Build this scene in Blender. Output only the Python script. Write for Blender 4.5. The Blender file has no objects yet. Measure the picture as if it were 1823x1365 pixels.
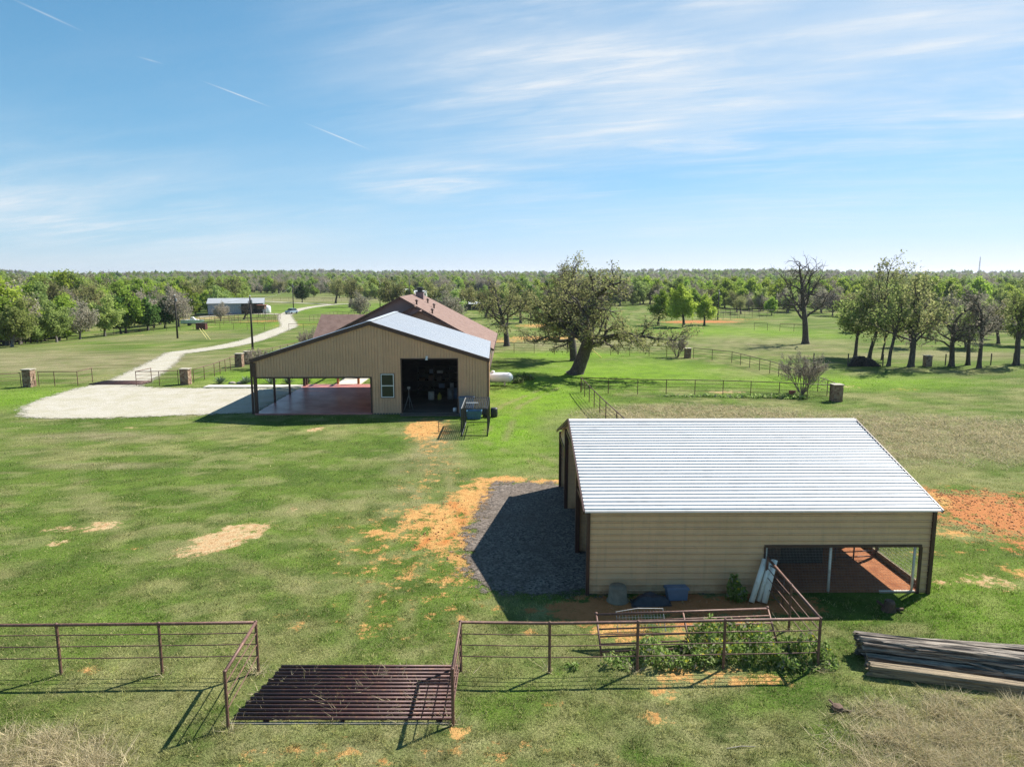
import bpy, math, random
import numpy as np
from mathutils import Vector, Matrix

R = math.radians
scene = bpy.context.scene
col = scene.collection

# ------------------------------------------------------------------ camera
cam_d = bpy.data.cameras.new("camera")
cam_d.sensor_width = 36.0
cam_d.lens = 25.0
cam_d.clip_start = 0.2
cam_d.clip_end = 12000.0
cam = bpy.data.objects.new("camera", cam_d)
col.objects.link(cam)
cam.location = (0, 0, 11.0)
cam.rotation_euler = (R(90 - 8.557), 0, 0)
scene.camera = cam

# ------------------------------------------------------------------ sky and sun
SUN_EL, SUN_AZ = 44.5, 53.5            # azimuth clockwise from +Y
world = bpy.data.worlds.new("World")
scene.world = world
world.use_nodes = True
wn, wl = world.node_tree.nodes, world.node_tree.links
wn.clear()
SKY_STRENGTH = 0.0733


def wmath(op, a, b=None, clamp=False):
    n = wn.new("ShaderNodeMath"); n.operation = op; n.use_clamp = clamp
    for i, s in enumerate((a, b)):
        if s is None:
            continue
        if isinstance(s, (int, float)):
            n.inputs[i].default_value = s
        else:
            wl.new(s, n.inputs[i])
    return n.outputs[0]


w_out = wn.new("ShaderNodeOutputWorld")
w_bg = wn.new("ShaderNodeBackground")
w_bg.inputs["Strength"].default_value = SKY_STRENGTH
w_sky = wn.new("ShaderNodeTexSky")
w_sky.sky_type = 'NISHITA'
w_sky.sun_disc = False
w_sky.sun_elevation = R(SUN_EL)
w_sky.sun_rotation = R(SUN_AZ)
w_sky.altitude = 100
w_sky.air_density = 1.0
w_sky.dust_density = 0.0
w_sky.ozone_density = 6.0
w_tc = wn.new("ShaderNodeTexCoord")
w_sep = wn.new("ShaderNodeSeparateXYZ")
wl.new(w_tc.outputs["Generated"], w_sep.inputs[0])
zc = wmath('MAXIMUM', w_sep.outputs[2], 0.0)
zd = wmath('ADD', zc, 0.10)
cu = wmath('DIVIDE', w_sep.outputs[0], zd)
cv = wmath('DIVIDE', w_sep.outputs[1], zd)


def cirrus(rot, sx, sy, detail, lo, hi, off, dist=0.0):
    comb = wn.new("ShaderNodeCombineXYZ")
    wl.new(cu, comb.inputs[0]); wl.new(cv, comb.inputs[1])
    mp = wn.new("ShaderNodeMapping"); mp.vector_type = 'TEXTURE'
    mp.inputs["Rotation"].default_value = (0, 0, R(rot))
    mp.inputs["Scale"].default_value = (1 / sx, 1 / sy, 1)
    mp.inputs["Location"].default_value = off
    wl.new(comb.outputs[0], mp.inputs[0])
    nz = wn.new("ShaderNodeTexNoise")
    nz.inputs["Scale"].default_value = 1.0
    nz.inputs["Detail"].default_value = detail
    nz.inputs["Roughness"].default_value = 0.62
    nz.inputs["Distortion"].default_value = dist
    wl.new(mp.outputs[0], nz.inputs[0])
    mr = wn.new("ShaderNodeMapRange")
    mr.interpolation_type = 'SMOOTHSTEP'
    mr.inputs["From Min"].default_value = lo
    mr.inputs["From Max"].default_value = hi
    wl.new(nz.outputs[0], mr.inputs[0])
    return mr.outputs[0]


veil = cirrus(-30, 0.30, 0.65, 5, 0.34, 0.78, (3.1, 0.4, 0))
wisp = cirrus(-17, 0.55, 2.0, 9, 0.36, 0.76, (1.7, 5.2, 0), 0.8)
fine = cirrus(-22, 1.6, 6.0, 7, 0.30, 0.75, (4.0, 1.0, 0), 0.5)
cover = cirrus(0, 0.16, 0.22, 2, 0.45, 0.70, (7.7, 2.1, 0))


def bank(u0, v0, ru, rv):
    """a loose bank of cirrus in the cloud layer"""
    a = wmath('DIVIDE', wmath('SUBTRACT', cu, u0), ru); b = wmath('DIVIDE', wmath('SUBTRACT', cv, v0), rv)
    return wmath('SUBTRACT', 1.0, wmath('SQRT', wmath('ADD', wmath('MULTIPLY', a, a), wmath('MULTIPLY', b, b))), True)


banks = wmath('MAXIMUM', wmath('MAXIMUM', bank(0.9, 2.9, 1.9, 1.7), bank(-0.1, 4.5, 1.1, 0.9)), wmath('MAXIMUM', bank(1.95, 2.8, 0.6, 0.7), wmath('MULTIPLY', bank(-3.2, 5.2, 2.4, 3.4), 0.5)))
cover = wmath('MAXIMUM', wmath('MULTIPLY', cover, 0.5), wmath('MULTIPLY', banks, 1.8), True)
cover = wmath('MINIMUM', cover, 1.0)
cl = wmath('MULTIPLY', wmath('MULTIPLY', wisp, wmath('ADD', wmath('MULTIPLY', fine, 0.80), 0.20)), cover)
cl = wmath('ADD', wmath('MULTIPLY', cl, 0.85), wmath('MULTIPLY', veil, wmath('ADD', wmath('MULTIPLY', cover, 0.50), 0.12)))


def contrail(p, q, w):
    """a short thin condensation trail between two points of the cloud layer"""
    d = Vector(q) - Vector(p); L = d.length; d.normalize(); n = Vector((-d.y, d.x))
    a = wmath('ADD', wmath('MULTIPLY', wmath('SUBTRACT', cu, p[0]), d.x), wmath('MULTIPLY', wmath('SUBTRACT', cv, p[1]), d.y))
    b = wmath('ADD', wmath('MULTIPLY', wmath('SUBTRACT', cu, p[0]), n.x), wmath('MULTIPLY', wmath('SUBTRACT', cv, p[1]), n.y))
    across = wmath('SUBTRACT', 1.0, wmath('DIVIDE', wmath('ABSOLUTE', b), w), True)
    along = wmath('SUBTRACT', 1.0, wmath('ABSOLUTE', wmath('SUBTRACT', wmath('DIVIDE', a, L * 0.5), 1.0)), True)
    return wmath('MULTIPLY', wmath('MULTIPLY', across, across), wmath('MULTIPLY', along, 0.75))


cl = wmath('ADD', cl, contrail((-1.125, 2.70), (-0.972, 3.02), 0.011))
cl = wmath('ADD', cl, contrail((-0.905, 3.21), (-0.70, 3.68), 0.014))
cl = wmath('ADD', cl, wmath('MULTIPLY', contrail((-1.36, 2.04), (-1.29, 2.28), 0.012), 0.5))
cl = wmath('ADD', cl, wmath('MULTIPLY', contrail((-1.235, 2.47), (-1.18, 2.545), 0.014), 0.45))
cl = wmath('MINIMUM', cl, 0.85)
# clear spring air: keep the zenith deep and hold the horizon below white (same everywhere round the sky)
w_sc = wn.new("ShaderNodeSeparateColor"); wl.new(w_sky.outputs[0], w_sc.inputs[0])
KS = 0.1466
cr_ = wmath('MULTIPLY', w_sc.outputs[0], KS); cg_ = wmath('MULTIPLY', w_sc.outputs[1], KS); cb_ = wmath('MULTIPLY', w_sc.outputs[2], KS)
cr0_ = cr_
cr_ = wmath('DIVIDE', wmath('MULTIPLY', cr_, 0.80 / KS), wmath('ADD', wmath('MULTIPLY', cr_, 0.20), 1.0))
cg_ = wmath('DIVIDE', wmath('MULTIPLY', cg_, 1.36 / KS), wmath('ADD', wmath('MULTIPLY', cg_, 0.78), 1.0))
cb_ = wmath('DIVIDE', wmath('ADD', wmath('DIVIDE', wmath('MULTIPLY', cb_, 1.22), wmath('ADD', wmath('MULTIPLY', cb_, 0.48), 1.0)), wmath('MULTIPLY', cr0_, 0.16)), KS)
w_cc = wn.new("ShaderNodeCombineColor")
for i_, q_ in enumerate((cr_, cg_, cb_)):
    wl.new(q_, w_cc.inputs[i_])
w_mix = wn.new("ShaderNodeMix"); w_mix.data_type = 'RGBA'
wl.new(cl, w_mix.inputs[0])
wl.new(w_cc.outputs[0], w_mix.inputs[6])
w_mix.inputs[7].default_value = (6.0, 6.25, 6.5, 1)
wl.new(w_mix.outputs[2], w_bg.inputs[0])
wl.new(w_bg.outputs[0], w_out.inputs[0])

sun_d = bpy.data.lights.new("sun", 'SUN')
sun_d.energy = 5.0
sun_d.angle = R(0.53)
sun_d.color = (1.0, 0.955, 0.88)
sun = bpy.data.objects.new("sun", sun_d)
col.objects.link(sun)
sv = Vector((math.sin(R(SUN_AZ)) * math.cos(R(SUN_EL)), math.cos(R(SUN_AZ)) * math.cos(R(SUN_EL)), math.sin(R(SUN_EL))))
sun.rotation_euler = sv.to_track_quat('Z', 'Y').to_euler()
sun.location = sv * 200

vs = scene.view_settings
vs.view_transform = 'Standard'
vs.look = 'None'
vs.exposure = 1.0
vs.gamma = 1.0
vs.use_curve_mapping = False
scene.cycles.use_denoising = True
scene.cycles.denoising_prefilter = 'NONE'
scene.cycles.max_bounces = 6
scene.cycles.diffuse_bounces = 3
scene.cycles.glossy_bounces = 3
scene.cycles.transparent_max_bounces = 12

# ------------------------------------------------------------------ noise on arrays


def vnoise(x, y, seed=0):
    x = np.asarray(x, float); y = np.asarray(y, float)
    ix = np.floor(x).astype(np.int64); iy = np.floor(y).astype(np.int64)
    fx = x - ix; fy = y - iy
    fx = fx * fx * (3 - 2 * fx); fy = fy * fy * (3 - 2 * fy)

    def h(a, b):
        n = (a * 374761393 + b * 668265263 + seed * 982451653) & 0xffffffff
        n = ((n ^ (n >> 13)) * 1274126177) & 0xffffffff
        n = n ^ (n >> 16)
        return (n & 0xffffff) / float(0xffffff)
    return (h(ix, iy) * (1 - fx) + h(ix + 1, iy) * fx) * (1 - fy) + (h(ix, iy + 1) * (1 - fx) + h(ix + 1, iy + 1) * fx) * fy


def fbm(x, y, seed=0, octv=4, gain=0.55):
    t = 0; a = 1; s = 0
    for i in range(octv):
        t = t + a * vnoise(x * 2 ** i + 17.3 * i, y * 2 ** i - 9.1 * i, seed + i); s += a; a *= gain
    return t / s


def sstep(a, b, x):
    t = np.clip((np.asarray(x, float) - a) / (b - a), 0, 1)
    return t * t * (3 - 2 * t)


def terrain(x, y):
    x = np.asarray(x, float); y = np.asarray(y, float)
    z = -2.6 * np.exp(-(((x + 100) / 20) ** 2 + ((y - 158) / 42) ** 2))
    far = sstep(380, 2400, y)
    z = z + far * (3 + 22 * sstep(0.25, 0.75, fbm(x / 520, y / 620, 5, 3)))
    z = z + 0.9 * sstep(110, 260, y) * (fbm(x / 60, y / 60, 3, 2) - 0.5)
    return z


def hz(x, y):
    return float(terrain(x, y))

# ------------------------------------------------------------------ materials


def newmat(name):
    m = bpy.data.materials.new(name); m.use_nodes = True
    nt = m.node_tree; nt.nodes.clear()
    return m, nt.nodes, nt.links


def noise_node(nodes, links, vec, scale, detail=4, rough=0.6, dist=0.0):
    n = nodes.new("ShaderNodeTexNoise")
    n.inputs["Scale"].default_value = scale; n.inputs["Detail"].default_value = detail
    n.inputs["Roughness"].default_value = rough; n.inputs["Distortion"].default_value = dist
    if vec is not None:
        links.new(vec, n.inputs["Vector"])
    return n.outputs[0]


def mixc(nodes, links, fac, a, b, mode='MIX'):
    n = nodes.new("ShaderNodeMix"); n.data_type = 'RGBA'; n.blend_type = mode
    for s, i in ((fac, 0), (a, 6), (b, 7)):
        if isinstance(s, (int, float)):
            n.inputs[i].default_value = s
        elif isinstance(s, tuple):
            n.inputs[i].default_value = (*s[:3], 1)
        else:
            links.new(s, n.inputs[i])
    return n.outputs[2]


def maprange(nodes, links, v, a, b, c=0.0, d=1.0):
    n = nodes.new("ShaderNodeMapRange")
    n.inputs[1].default_value = a; n.inputs[2].default_value = b
    n.inputs[3].default_value = c; n.inputs[4].default_value = d
    links.new(v, n.inputs[0])
    return n.outputs[0]


def bump(nodes, links, h, strength, dist=0.02):
    n = nodes.new("ShaderNodeBump")
    n.inputs["Strength"].default_value = strength; n.inputs["Distance"].default_value = dist
    links.new(h, n.inputs["Height"])
    return n.outputs[0]


def pm(name, c1, c2=None, scale=3.0, rough=0.7, metal=0.0, stretch=(1, 1, 1), bmp=0.0, bscale=None, spec=0.5, lo=0.35, hi=0.65, c3=None, s3=20.0):
    """a procedural paint / metal / wood material: two tones by noise, an optional third by fine noise, relief"""
    m, n, l = newmat(name)
    out = n.new("ShaderNodeOutputMaterial"); p = n.new("ShaderNodeBsdfPrincipled")
    tc = n.new("ShaderNodeTexCoord"); mp = n.new("ShaderNodeMapping")
    mp.inputs["Scale"].default_value = stretch
    l.new(tc.outputs["Object"], mp.inputs[0])
    c2 = c2 or tuple(x * 0.8 for x in c1)
    f = noise_node(n, l, mp.outputs[0], scale)
    c = mixc(n, l, maprange(n, l, f, lo, hi), c1, c2)
    if c3:
        g = noise_node(n, l, mp.outputs[0], s3, 3)
        c = mixc(n, l, maprange(n, l, g, 0.52, 0.7), c, c3)
    l.new(c, p.inputs["Base Color"])
    r = maprange(n, l, f, 0.3, 0.7, max(0.02, rough - 0.08), min(1, rough + 0.08))
    l.new(r, p.inputs["Roughness"])
    p.inputs["Metallic"].default_value = metal
    p.inputs["Specular IOR Level"].default_value = spec
    if bmp:
        b = noise_node(n, l, mp.outputs[0], bscale or scale * 4, 5)
        l.new(bump(n, l, b, bmp), p.inputs["Normal"])
    l.new(p.outputs[0], out.inputs[0])
    return m


MT = {}
MT['tan'] = pm('tan_metal_siding', (0.64, 0.39, 0.24), (0.57, 0.35, 0.215), 0.8, 0.45, spec=0.4, c3=(0.55, 0.34, 0.215), s3=2.5)
MT['tan2'] = pm('buff_metal_siding', (0.71, 0.455, 0.255), (0.63, 0.40, 0.22), 0.7, 0.42, spec=0.4, c3=(0.61, 0.385, 0.225), s3=2.2)
MT['brown'] = pm('dark_brown_trim', (0.075, 0.032, 0.024), (0.055, 0.026, 0.021), 2, 0.45)
MT['galv'] = pm('white_metal_roof', (0.66, 0.655, 0.65), (0.61, 0.605, 0.60), 0.5, 0.42, metal=0.0, c3=(0.55, 0.545, 0.54), s3=1.6, spec=0.6)
MT['galv2'] = pm('galvanised_roof', (0.56, 0.58, 0.61), (0.49, 0.51, 0.54), 0.35, 0.42, metal=0.2, c3=(0.52, 0.535, 0.55), s3=0.9)
MT['dullroof'] = pm('dull_grey_roof', (0.36, 0.37, 0.38), (0.29, 0.30, 0.31), 0.3, 0.55)
MT['grey_siding'] = pm('grey_blue_siding', (0.25, 0.28, 0.34), (0.22, 0.25, 0.31), 0.4, 0.5)
MT['rust'] = pm('rusty_brown_pipe', (0.165, 0.085, 0.062), (0.11, 0.056, 0.043), 2.2, 0.60, metal=0.15, bmp=0.15, bscale=40, c3=(0.25, 0.135, 0.09), s3=9)
MT['rustd'] = pm('dark_rust_pipe', (0.095, 0.042, 0.036), (0.065, 0.032, 0.03), 3, 0.55, metal=0.2, bmp=0.2, bscale=50, c3=(0.16, 0.075, 0.045), s3=6)
MT['steel'] = pm('grey_steel', (0.38, 0.38, 0.38), (0.28, 0.28, 0.28), 4, 0.5, metal=0.4)
MT['wire'] = pm('galvanised_wire', (0.42, 0.42, 0.42), (0.32, 0.32, 0.32), 4, 0.5, metal=0.3)
MT['black'] = pm('black_metal', (0.022, 0.022, 0.025), (0.015, 0.015, 0.016), 4, 0.45)
MT['blackplastic'] = pm('black_plastic_sheet', (0.03, 0.03, 0.036), (0.02, 0.02, 0.024), 5, 0.5, bmp=0.5, bscale=8)
MT['white'] = pm('white_paint', (0.78, 0.78, 0.77), (0.70, 0.70, 0.69), 1.5, 0.35)
MT['pvc'] = pm('weathered_white_pipe', (0.82, 0.78, 0.68), (0.70, 0.66, 0.56), 1.6, 0.5, c3=(0.58, 0.52, 0.40), s3=5)
MT['tank'] = pm('white_tank_paint', (0.76, 0.78, 0.80), (0.70, 0.72, 0.75), 0.8, 0.3)
MT['mauve'] = pm('mauve_lap_siding', (0.22, 0.15, 0.155), (0.19, 0.13, 0.135), 0.8, 0.6)
MT['brownwall'] = pm('brown_lap_siding', (0.23, 0.15, 0.125), (0.19, 0.125, 0.105), 0.8, 0.6)
MT['concrete'] = pm('pale_concrete', (0.58, 0.53, 0.44), (0.48, 0.43, 0.35), 0.8, 0.85, bmp=0.1, bscale=30)
MT['slab'] = pm('stained_red_concrete', (0.46, 0.19, 0.17), (0.37, 0.15, 0.135), 0.5, 0.38, c3=(0.51, 0.22, 0.20), s3=1.8, spec=0.35)
MT['shade_dark'] = pm('dark_interior_shade', (0.035, 0.032, 0.03), (0.022, 0.02, 0.02), 1.2, 0.8)  # near-black tone that puts the shade of the interiors into the colour
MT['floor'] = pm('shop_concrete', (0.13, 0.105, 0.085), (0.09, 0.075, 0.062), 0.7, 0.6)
MT['wood_o'] = pm('golden_stained_wood', (0.44, 0.20, 0.06), (0.34, 0.15, 0.045), 1.5, 0.55, stretch=(8, 8, 1), bmp=0.2)
MT['timber'] = pm('weathered_timber', (0.34, 0.285, 0.225), (0.085, 0.066, 0.052), 1.5, 0.9, stretch=(0.45, 8, 8), bmp=1.0, bscale=5, lo=0.43, hi=0.57, c3=(0.03, 0.024, 0.02), s3=4)
MT['timber2'] = pm('tan_timber', (0.33, 0.25, 0.15), (0.17, 0.13, 0.085), 1.2, 0.9, stretch=(0.5, 9, 9), bmp=0.9, bscale=7, c3=(0.07, 0.055, 0.045), s3=4)
MT['postwood'] = pm('grey_post_wood', (0.09, 0.075, 0.06), (0.05, 0.042, 0.036), 3, 0.9, stretch=(6, 6, 1), bmp=0.4)
MT['pole'] = pm('creosote_pole', (0.035, 0.028, 0.024), (0.022, 0.018, 0.016), 2, 0.8, stretch=(6, 6, 0.6))
MT['cap'] = pm('limestone_cap', (0.42, 0.37, 0.29), (0.34, 0.30, 0.23), 3, 0.85)
MT['bark'] = pm('oak_bark', (0.085, 0.068, 0.055), (0.045, 0.037, 0.031), 3, 0.95, stretch=(3, 3, 0.8), bmp=0.8, bscale=7, c3=(0.13, 0.115, 0.095), s3=5)
MT['barkg'] = pm('grey_bark', (0.19, 0.165, 0.145), (0.11, 0.095, 0.085), 3, 0.95, stretch=(3, 3, 0.8), bmp=0.6, bscale=8)
MT['twig'] = pm('pale_pinkish_twigs', (0.24, 0.18, 0.15), (0.16, 0.12, 0.10), 3, 0.9)
MT['bluebin'] = pm('blue_grey_plastic', (0.12, 0.17, 0.25), (0.10, 0.14, 0.21), 3, 0.5)
MT['bluetub'] = pm('blue_plastic', (0.05, 0.16, 0.27), (0.04, 0.13, 0.22), 3, 0.4)
MT['greytub'] = pm('olive_grey_rubber', (0.21, 0.175, 0.12), (0.15, 0.125, 0.085), 4, 0.7)
MT['terracotta'] = pm('terracotta', (0.30, 0.09, 0.055), (0.22, 0.065, 0.04), 5, 0.75)
MT['stump'] = pm('cut_stump', (0.15, 0.085, 0.055), (0.08, 0.05, 0.036), 6, 0.9, bmp=0.6)
MT['redpaint'] = pm('dark_red_paint', (0.14, 0.035, 0.03), (0.09, 0.026, 0.022), 2, 0.6)
MT['teal'] = pm('pale_teal_hull', (0.55, 0.63, 0.63), (0.46, 0.54, 0.55), 1, 0.4)
MT['carpaint'] = pm('silver_blue_paint', (0.34, 0.40, 0.47), (0.30, 0.36, 0.43), 1, 0.25, metal=0.4)
MT['tyre'] = pm('tyre_rubber', (0.02, 0.02, 0.02), (0.015, 0.015, 0.015), 6, 0.8)
MT['yellow'] = pm('yellow_plastic', (0.72, 0.58, 0.10), (0.62, 0.50, 0.09), 5, 0.5)
MT['rock'] = pm('pale_rock', (0.42, 0.36, 0.28), (0.28, 0.24, 0.19), 4, 0.9, bmp=0.5)
MT['clod'] = pm('soil_clod', (0.50, 0.26, 0.11), (0.36, 0.16, 0.065), 1.5, 0.95)
MT['pendirt'] = pm('red_pen_dirt', (0.36, 0.125, 0.034), (0.25, 0.078, 0.022), 1.6, 0.95, bmp=0.8, bscale=9, c3=(0.44, 0.18, 0.06), s3=14)

# red mud splashed along the foot of the barn siding
nt = MT['tan2'].node_tree; n, l = nt.nodes, nt.links
p = [q for q in n if q.type == 'BSDF_PRINCIPLED'][0]; src = p.inputs["Base Color"].links[0].from_socket
tc = n.new("ShaderNodeTexCoord"); sx = n.new("ShaderNodeSeparateXYZ"); l.new(tc.outputs["Object"], sx.inputs[0])
nz = noise_node(n, l, tc.outputs["Object"], 1.8, 6, 0.7)
mu = n.new("ShaderNodeMath"); mu.operation = 'MULTIPLY'
l.new(maprange(n, l, sx.outputs[2], 0.02, 0.55, 1.0, 0.0), mu.inputs[0]); l.new(maprange(n, l, nz, 0.38, 0.62, 0.0, 0.8), mu.inputs[1])
c1_ = mixc(n, l, mu.outputs[0], src, (0.30, 0.15, 0.075))
mp = n.new("ShaderNodeMapping"); mp.inputs["Scale"].default_value = (3.5, 3.5, 0.25); l.new(tc.outputs["Object"], mp.inputs[0])
nz2 = noise_node(n, l, mp.outputs[0], 1.6, 5, 0.7)
l.new(mixc(n, l, maprange(n, l, nz2, 0.52, 0.72, 0.0, 0.35), c1_, (0.34, 0.25, 0.16)), p.inputs["Base Color"])
m, n, l = newmat('window_glass')
o = n.new("ShaderNodeOutputMaterial"); p = n.new("ShaderNodeBsdfPrincipled")
p.inputs["Base Color"].default_value = (0.02, 0.025, 0.025, 1); p.inputs["Roughness"].default_value = 0.05
nz = noise_node(n, l, None, 2.0)
l.new(bump(n, l, nz, 0.02), p.inputs["Normal"])
l.new(p.outputs[0], o.inputs[0])
MT['glass'] = m

# shingles: brick pattern with a tone for each tab
m, n, l = newmat('brown_asphalt_shingles')
o = n.new("ShaderNodeOutputMaterial"); p = n.new("ShaderNodeBsdfPrincipled")
uv = n.new("ShaderNodeUVMap"); br = n.new("ShaderNodeTexBrick")
l.new(uv.outputs[0], br.inputs[0])
br.inputs["Color1"].default_value = (0.205, 0.122, 0.095, 1); br.inputs["Color2"].default_value = (0.155, 0.092, 0.072, 1)
br.inputs["Mortar"].default_value = (0.12, 0.06, 0.05, 1); br.inputs["Scale"].default_value = 1.0
br.inputs["Mortar Size"].default_value = 0.012; br.inputs["Brick Width"].default_value = 0.33; br.inputs["Row Height"].default_value = 0.15
nz = noise_node(n, l, uv.outputs[0], 1.2, 5)
l.new(mixc(n, l, maprange(n, l, nz, 0.35, 0.7), br.outputs[0], (0.235, 0.15, 0.12)), p.inputs["Base Color"])
p.inputs["Roughness"].default_value = 0.9
l.new(bump(n, l, br.outputs["Fac"], 0.5), p.inputs["Normal"])
l.new(p.outputs[0], o.inputs[0])
MT['shingle'] = m

# stone masonry of the pillars: a tone for each stone
m, n, l = newmat('brown_field_stone')
o = n.new("ShaderNodeOutputMaterial"); p = n.new("ShaderNodeBsdfPrincipled")
at = n.new("ShaderNodeAttribute"); at.attribute_name = 'rnd'
cr = n.new("ShaderNodeValToRGB")
for i, (pos, c) in enumerate(((0, (0.16, 0.085, 0.055)), (0.35, (0.30, 0.19, 0.12)), (0.7, (0.42, 0.31, 0.21)), (1, (0.22, 0.13, 0.10)))):
    e = cr.color_ramp.elements[i] if i < 2 else cr.color_ramp.elements.new(pos)
    e.position = pos; e.color = (*c, 1)
l.new(at.outputs["Fac"], cr.inputs[0])
nz = noise_node(n, l, None, 9.0)
l.new(mixc(n, l, maprange(n, l, nz, 0.3, 0.8, 0, 0.5), cr.outputs[0], (0.10, 0.06, 0.045)), p.inputs["Base Color"])
p.inputs["Roughness"].default_value = 0.9
l.new(bump(n, l, nz, 0.6), p.inputs["Normal"])
l.new(p.outputs[0], o.inputs[0])
MT['stone'] = m


def leafmat(name, stops, transl=0.35, var=0.35):
    m, n, l = newmat(name)
    o = n.new("ShaderNodeOutputMaterial")
    at = n.new("ShaderNodeAttribute"); at.attribute_name = 'rnd'
    oi = n.new("ShaderNodeObjectInfo")
    cr = n.new("ShaderNodeValToRGB")
    for i, (pos, c) in enumerate(stops):
        e = cr.color_ramp.elements[i] if i < 2 else cr.color_ramp.elements.new(pos)
        e.position = pos; e.color = (*c, 1)
    l.new(at.outputs["Fac"], cr.inputs[0])
    hs = n.new("ShaderNodeHueSaturation")
    l.new(cr.outputs[0], hs.inputs["Color"])
    l.new(maprange(n, l, oi.outputs["Random"], 0, 1, 1 - var, 1 + var * 0.6), hs.inputs["Value"])
    w = n.new("ShaderNodeMath"); w.operation = 'FRACT'
    w2 = n.new("ShaderNodeMath"); w2.operation = 'MULTIPLY'; w2.inputs[1].default_value = 7.13
    l.new(oi.outputs["Random"], w2.inputs[0]); l.new(w2.outputs[0], w.inputs[0])
    l.new(maprange(n, l, w.outputs[0], 0, 1, 0.485, 0.515), hs.inputs["Hue"])
    d = n.new("ShaderNodeBsdfDiffuse"); t = n.new("ShaderNodeBsdfTranslucent"); mx = n.new("ShaderNodeMixShader")
    mx.inputs[0].default_value = transl
    l.new(hs.outputs[0], d.inputs[0]); l.new(hs.outputs[0], t.inputs[0])
    l.new(d.outputs[0], mx.inputs[1]); l.new(t.outputs[0], mx.inputs[2])
    l.new(mx.outputs[0], o.inputs[0])
    return m


MT['leaf_oak'] = leafmat('olive_oak_leaves', ((0, (0.16, 0.165, 0.065)), (0.5, (0.27, 0.28, 0.11)), (0.8, (0.35, 0.33, 0.15)), (1, (0.38, 0.25, 0.13))), 0.5)
MT['leaf_green'] = leafmat('fresh_green_leaves', ((0, (0.15, 0.22, 0.035)), (0.5, (0.30, 0.405, 0.06)), (1, (0.44, 0.54, 0.12))), 0.5)
MT['leaf_soft'] = leafmat('soft_green_leaves', ((0, (0.17, 0.235, 0.07)), (0.5, (0.34, 0.42, 0.125)), (1, (0.50, 0.56, 0.21))), 0.5)
MT['leaf_dark'] = leafmat('dark_evergreen_leaves', ((0, (0.06, 0.11, 0.035)), (0.5, (0.11, 0.195, 0.05)), (1, (0.18, 0.27, 0.07))), 0.4)
MT['leaf_grey'] = leafmat('grey_brown_budding_twigs', ((0, (0.27, 0.235, 0.19)), (0.6, (0.38, 0.34, 0.26)), (1, (0.44, 0.43, 0.25))), 0.4)
MT['leaf_weed'] = leafmat('weed_leaves', ((0, (0.12, 0.20, 0.04)), (0.5, (0.25, 0.36, 0.09)), (0.9, (0.40, 0.48, 0.19)), (1, (0.48, 0.52, 0.26))), 0.6)
MT['petal'] = leafmat('yellow_petals', ((0, (0.62, 0.55, 0.04)), (1, (0.75, 0.68, 0.08))), 0.3)
MT['agave'] = leafmat('grey_green_spikes', ((0, (0.10, 0.14, 0.09)), (1, (0.22, 0.27, 0.19))), 0.1)

# ground: vertex colour of the soil and turf, broken up by fine noise; soil shows where 'dirt' wins over the noise
m, n, l = newmat('pasture_ground')
o = n.new("ShaderNodeOutputMaterial"); p = n.new("ShaderNodeBsdfPrincipled")
ac = n.new("ShaderNodeAttribute"); ac.attribute_name = 'turf'
asoil = n.new("ShaderNodeAttribute"); asoil.attribute_name = 'soil'
ad = n.new("ShaderNodeAttribute"); ad.attribute_name = 'dirt'
geo = n.new("ShaderNodeNewGeometry")
n1 = noise_node(n, l, geo.outputs["Position"], 2.6, 8, 0.75)
n2 = noise_node(n, l, geo.outputs["Position"], 14.0, 4, 0.7)
n3 = noise_node(n, l, geo.outputs["Position"], 0.55, 6, 0.7)
n4 = noise_node(n, l, geo.outputs["Position"], 6.5, 5, 0.75)
t1 = mixc(n, l, maprange(n, l, n2, 0.40, 0.70, 0.0, 0.80), ac.outputs[0], (0.05, 0.065, 0.016))
t2 = mixc(n, l, maprange(n, l, n4, 0.52, 0.72, 0.0, 0.62), t1, (0.30, 0.27, 0.12))
t3 = mixc(n, l, maprange(n, l, n3, 0.44, 0.64, 0.0, 0.45), t2, (0.085, 0.135, 0.025))
s1 = mixc(n, l, maprange(n, l, n1, 0.40, 0.66, 0.0, 0.75), asoil.outputs[0], (0.33, 0.135, 0.045))
s1 = mixc(n, l, maprange(n, l, n4, 0.55, 0.72, 0.0, 0.7), s1, (0.20, 0.085, 0.03))
ma = n.new("ShaderNodeMath"); ma.operation = 'ADD'
n5 = noise_node(n, l, geo.outputs["Position"], 1.4, 10, 0.8)
l.new(ad.outputs["Fac"], ma.inputs[0]); l.new(maprange(n, l, n5, 0.28, 0.72, -0.62, 0.62), ma.inputs[1])
df = maprange(n, l, ma.outputs[0], 0.40, 0.56)
l.new(mixc(n, l, df, t3, s1), p.inputs["Base Color"])
p.inputs["Roughness"].default_value = 1.0
p.inputs["Specular IOR Level"].default_value = 0.05
l.new(bump(n, l, n2, 0.9, 0.06), p.inputs["Normal"])
l.new(p.outputs[0], o.inputs[0])
MT['ground'] = m


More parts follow.
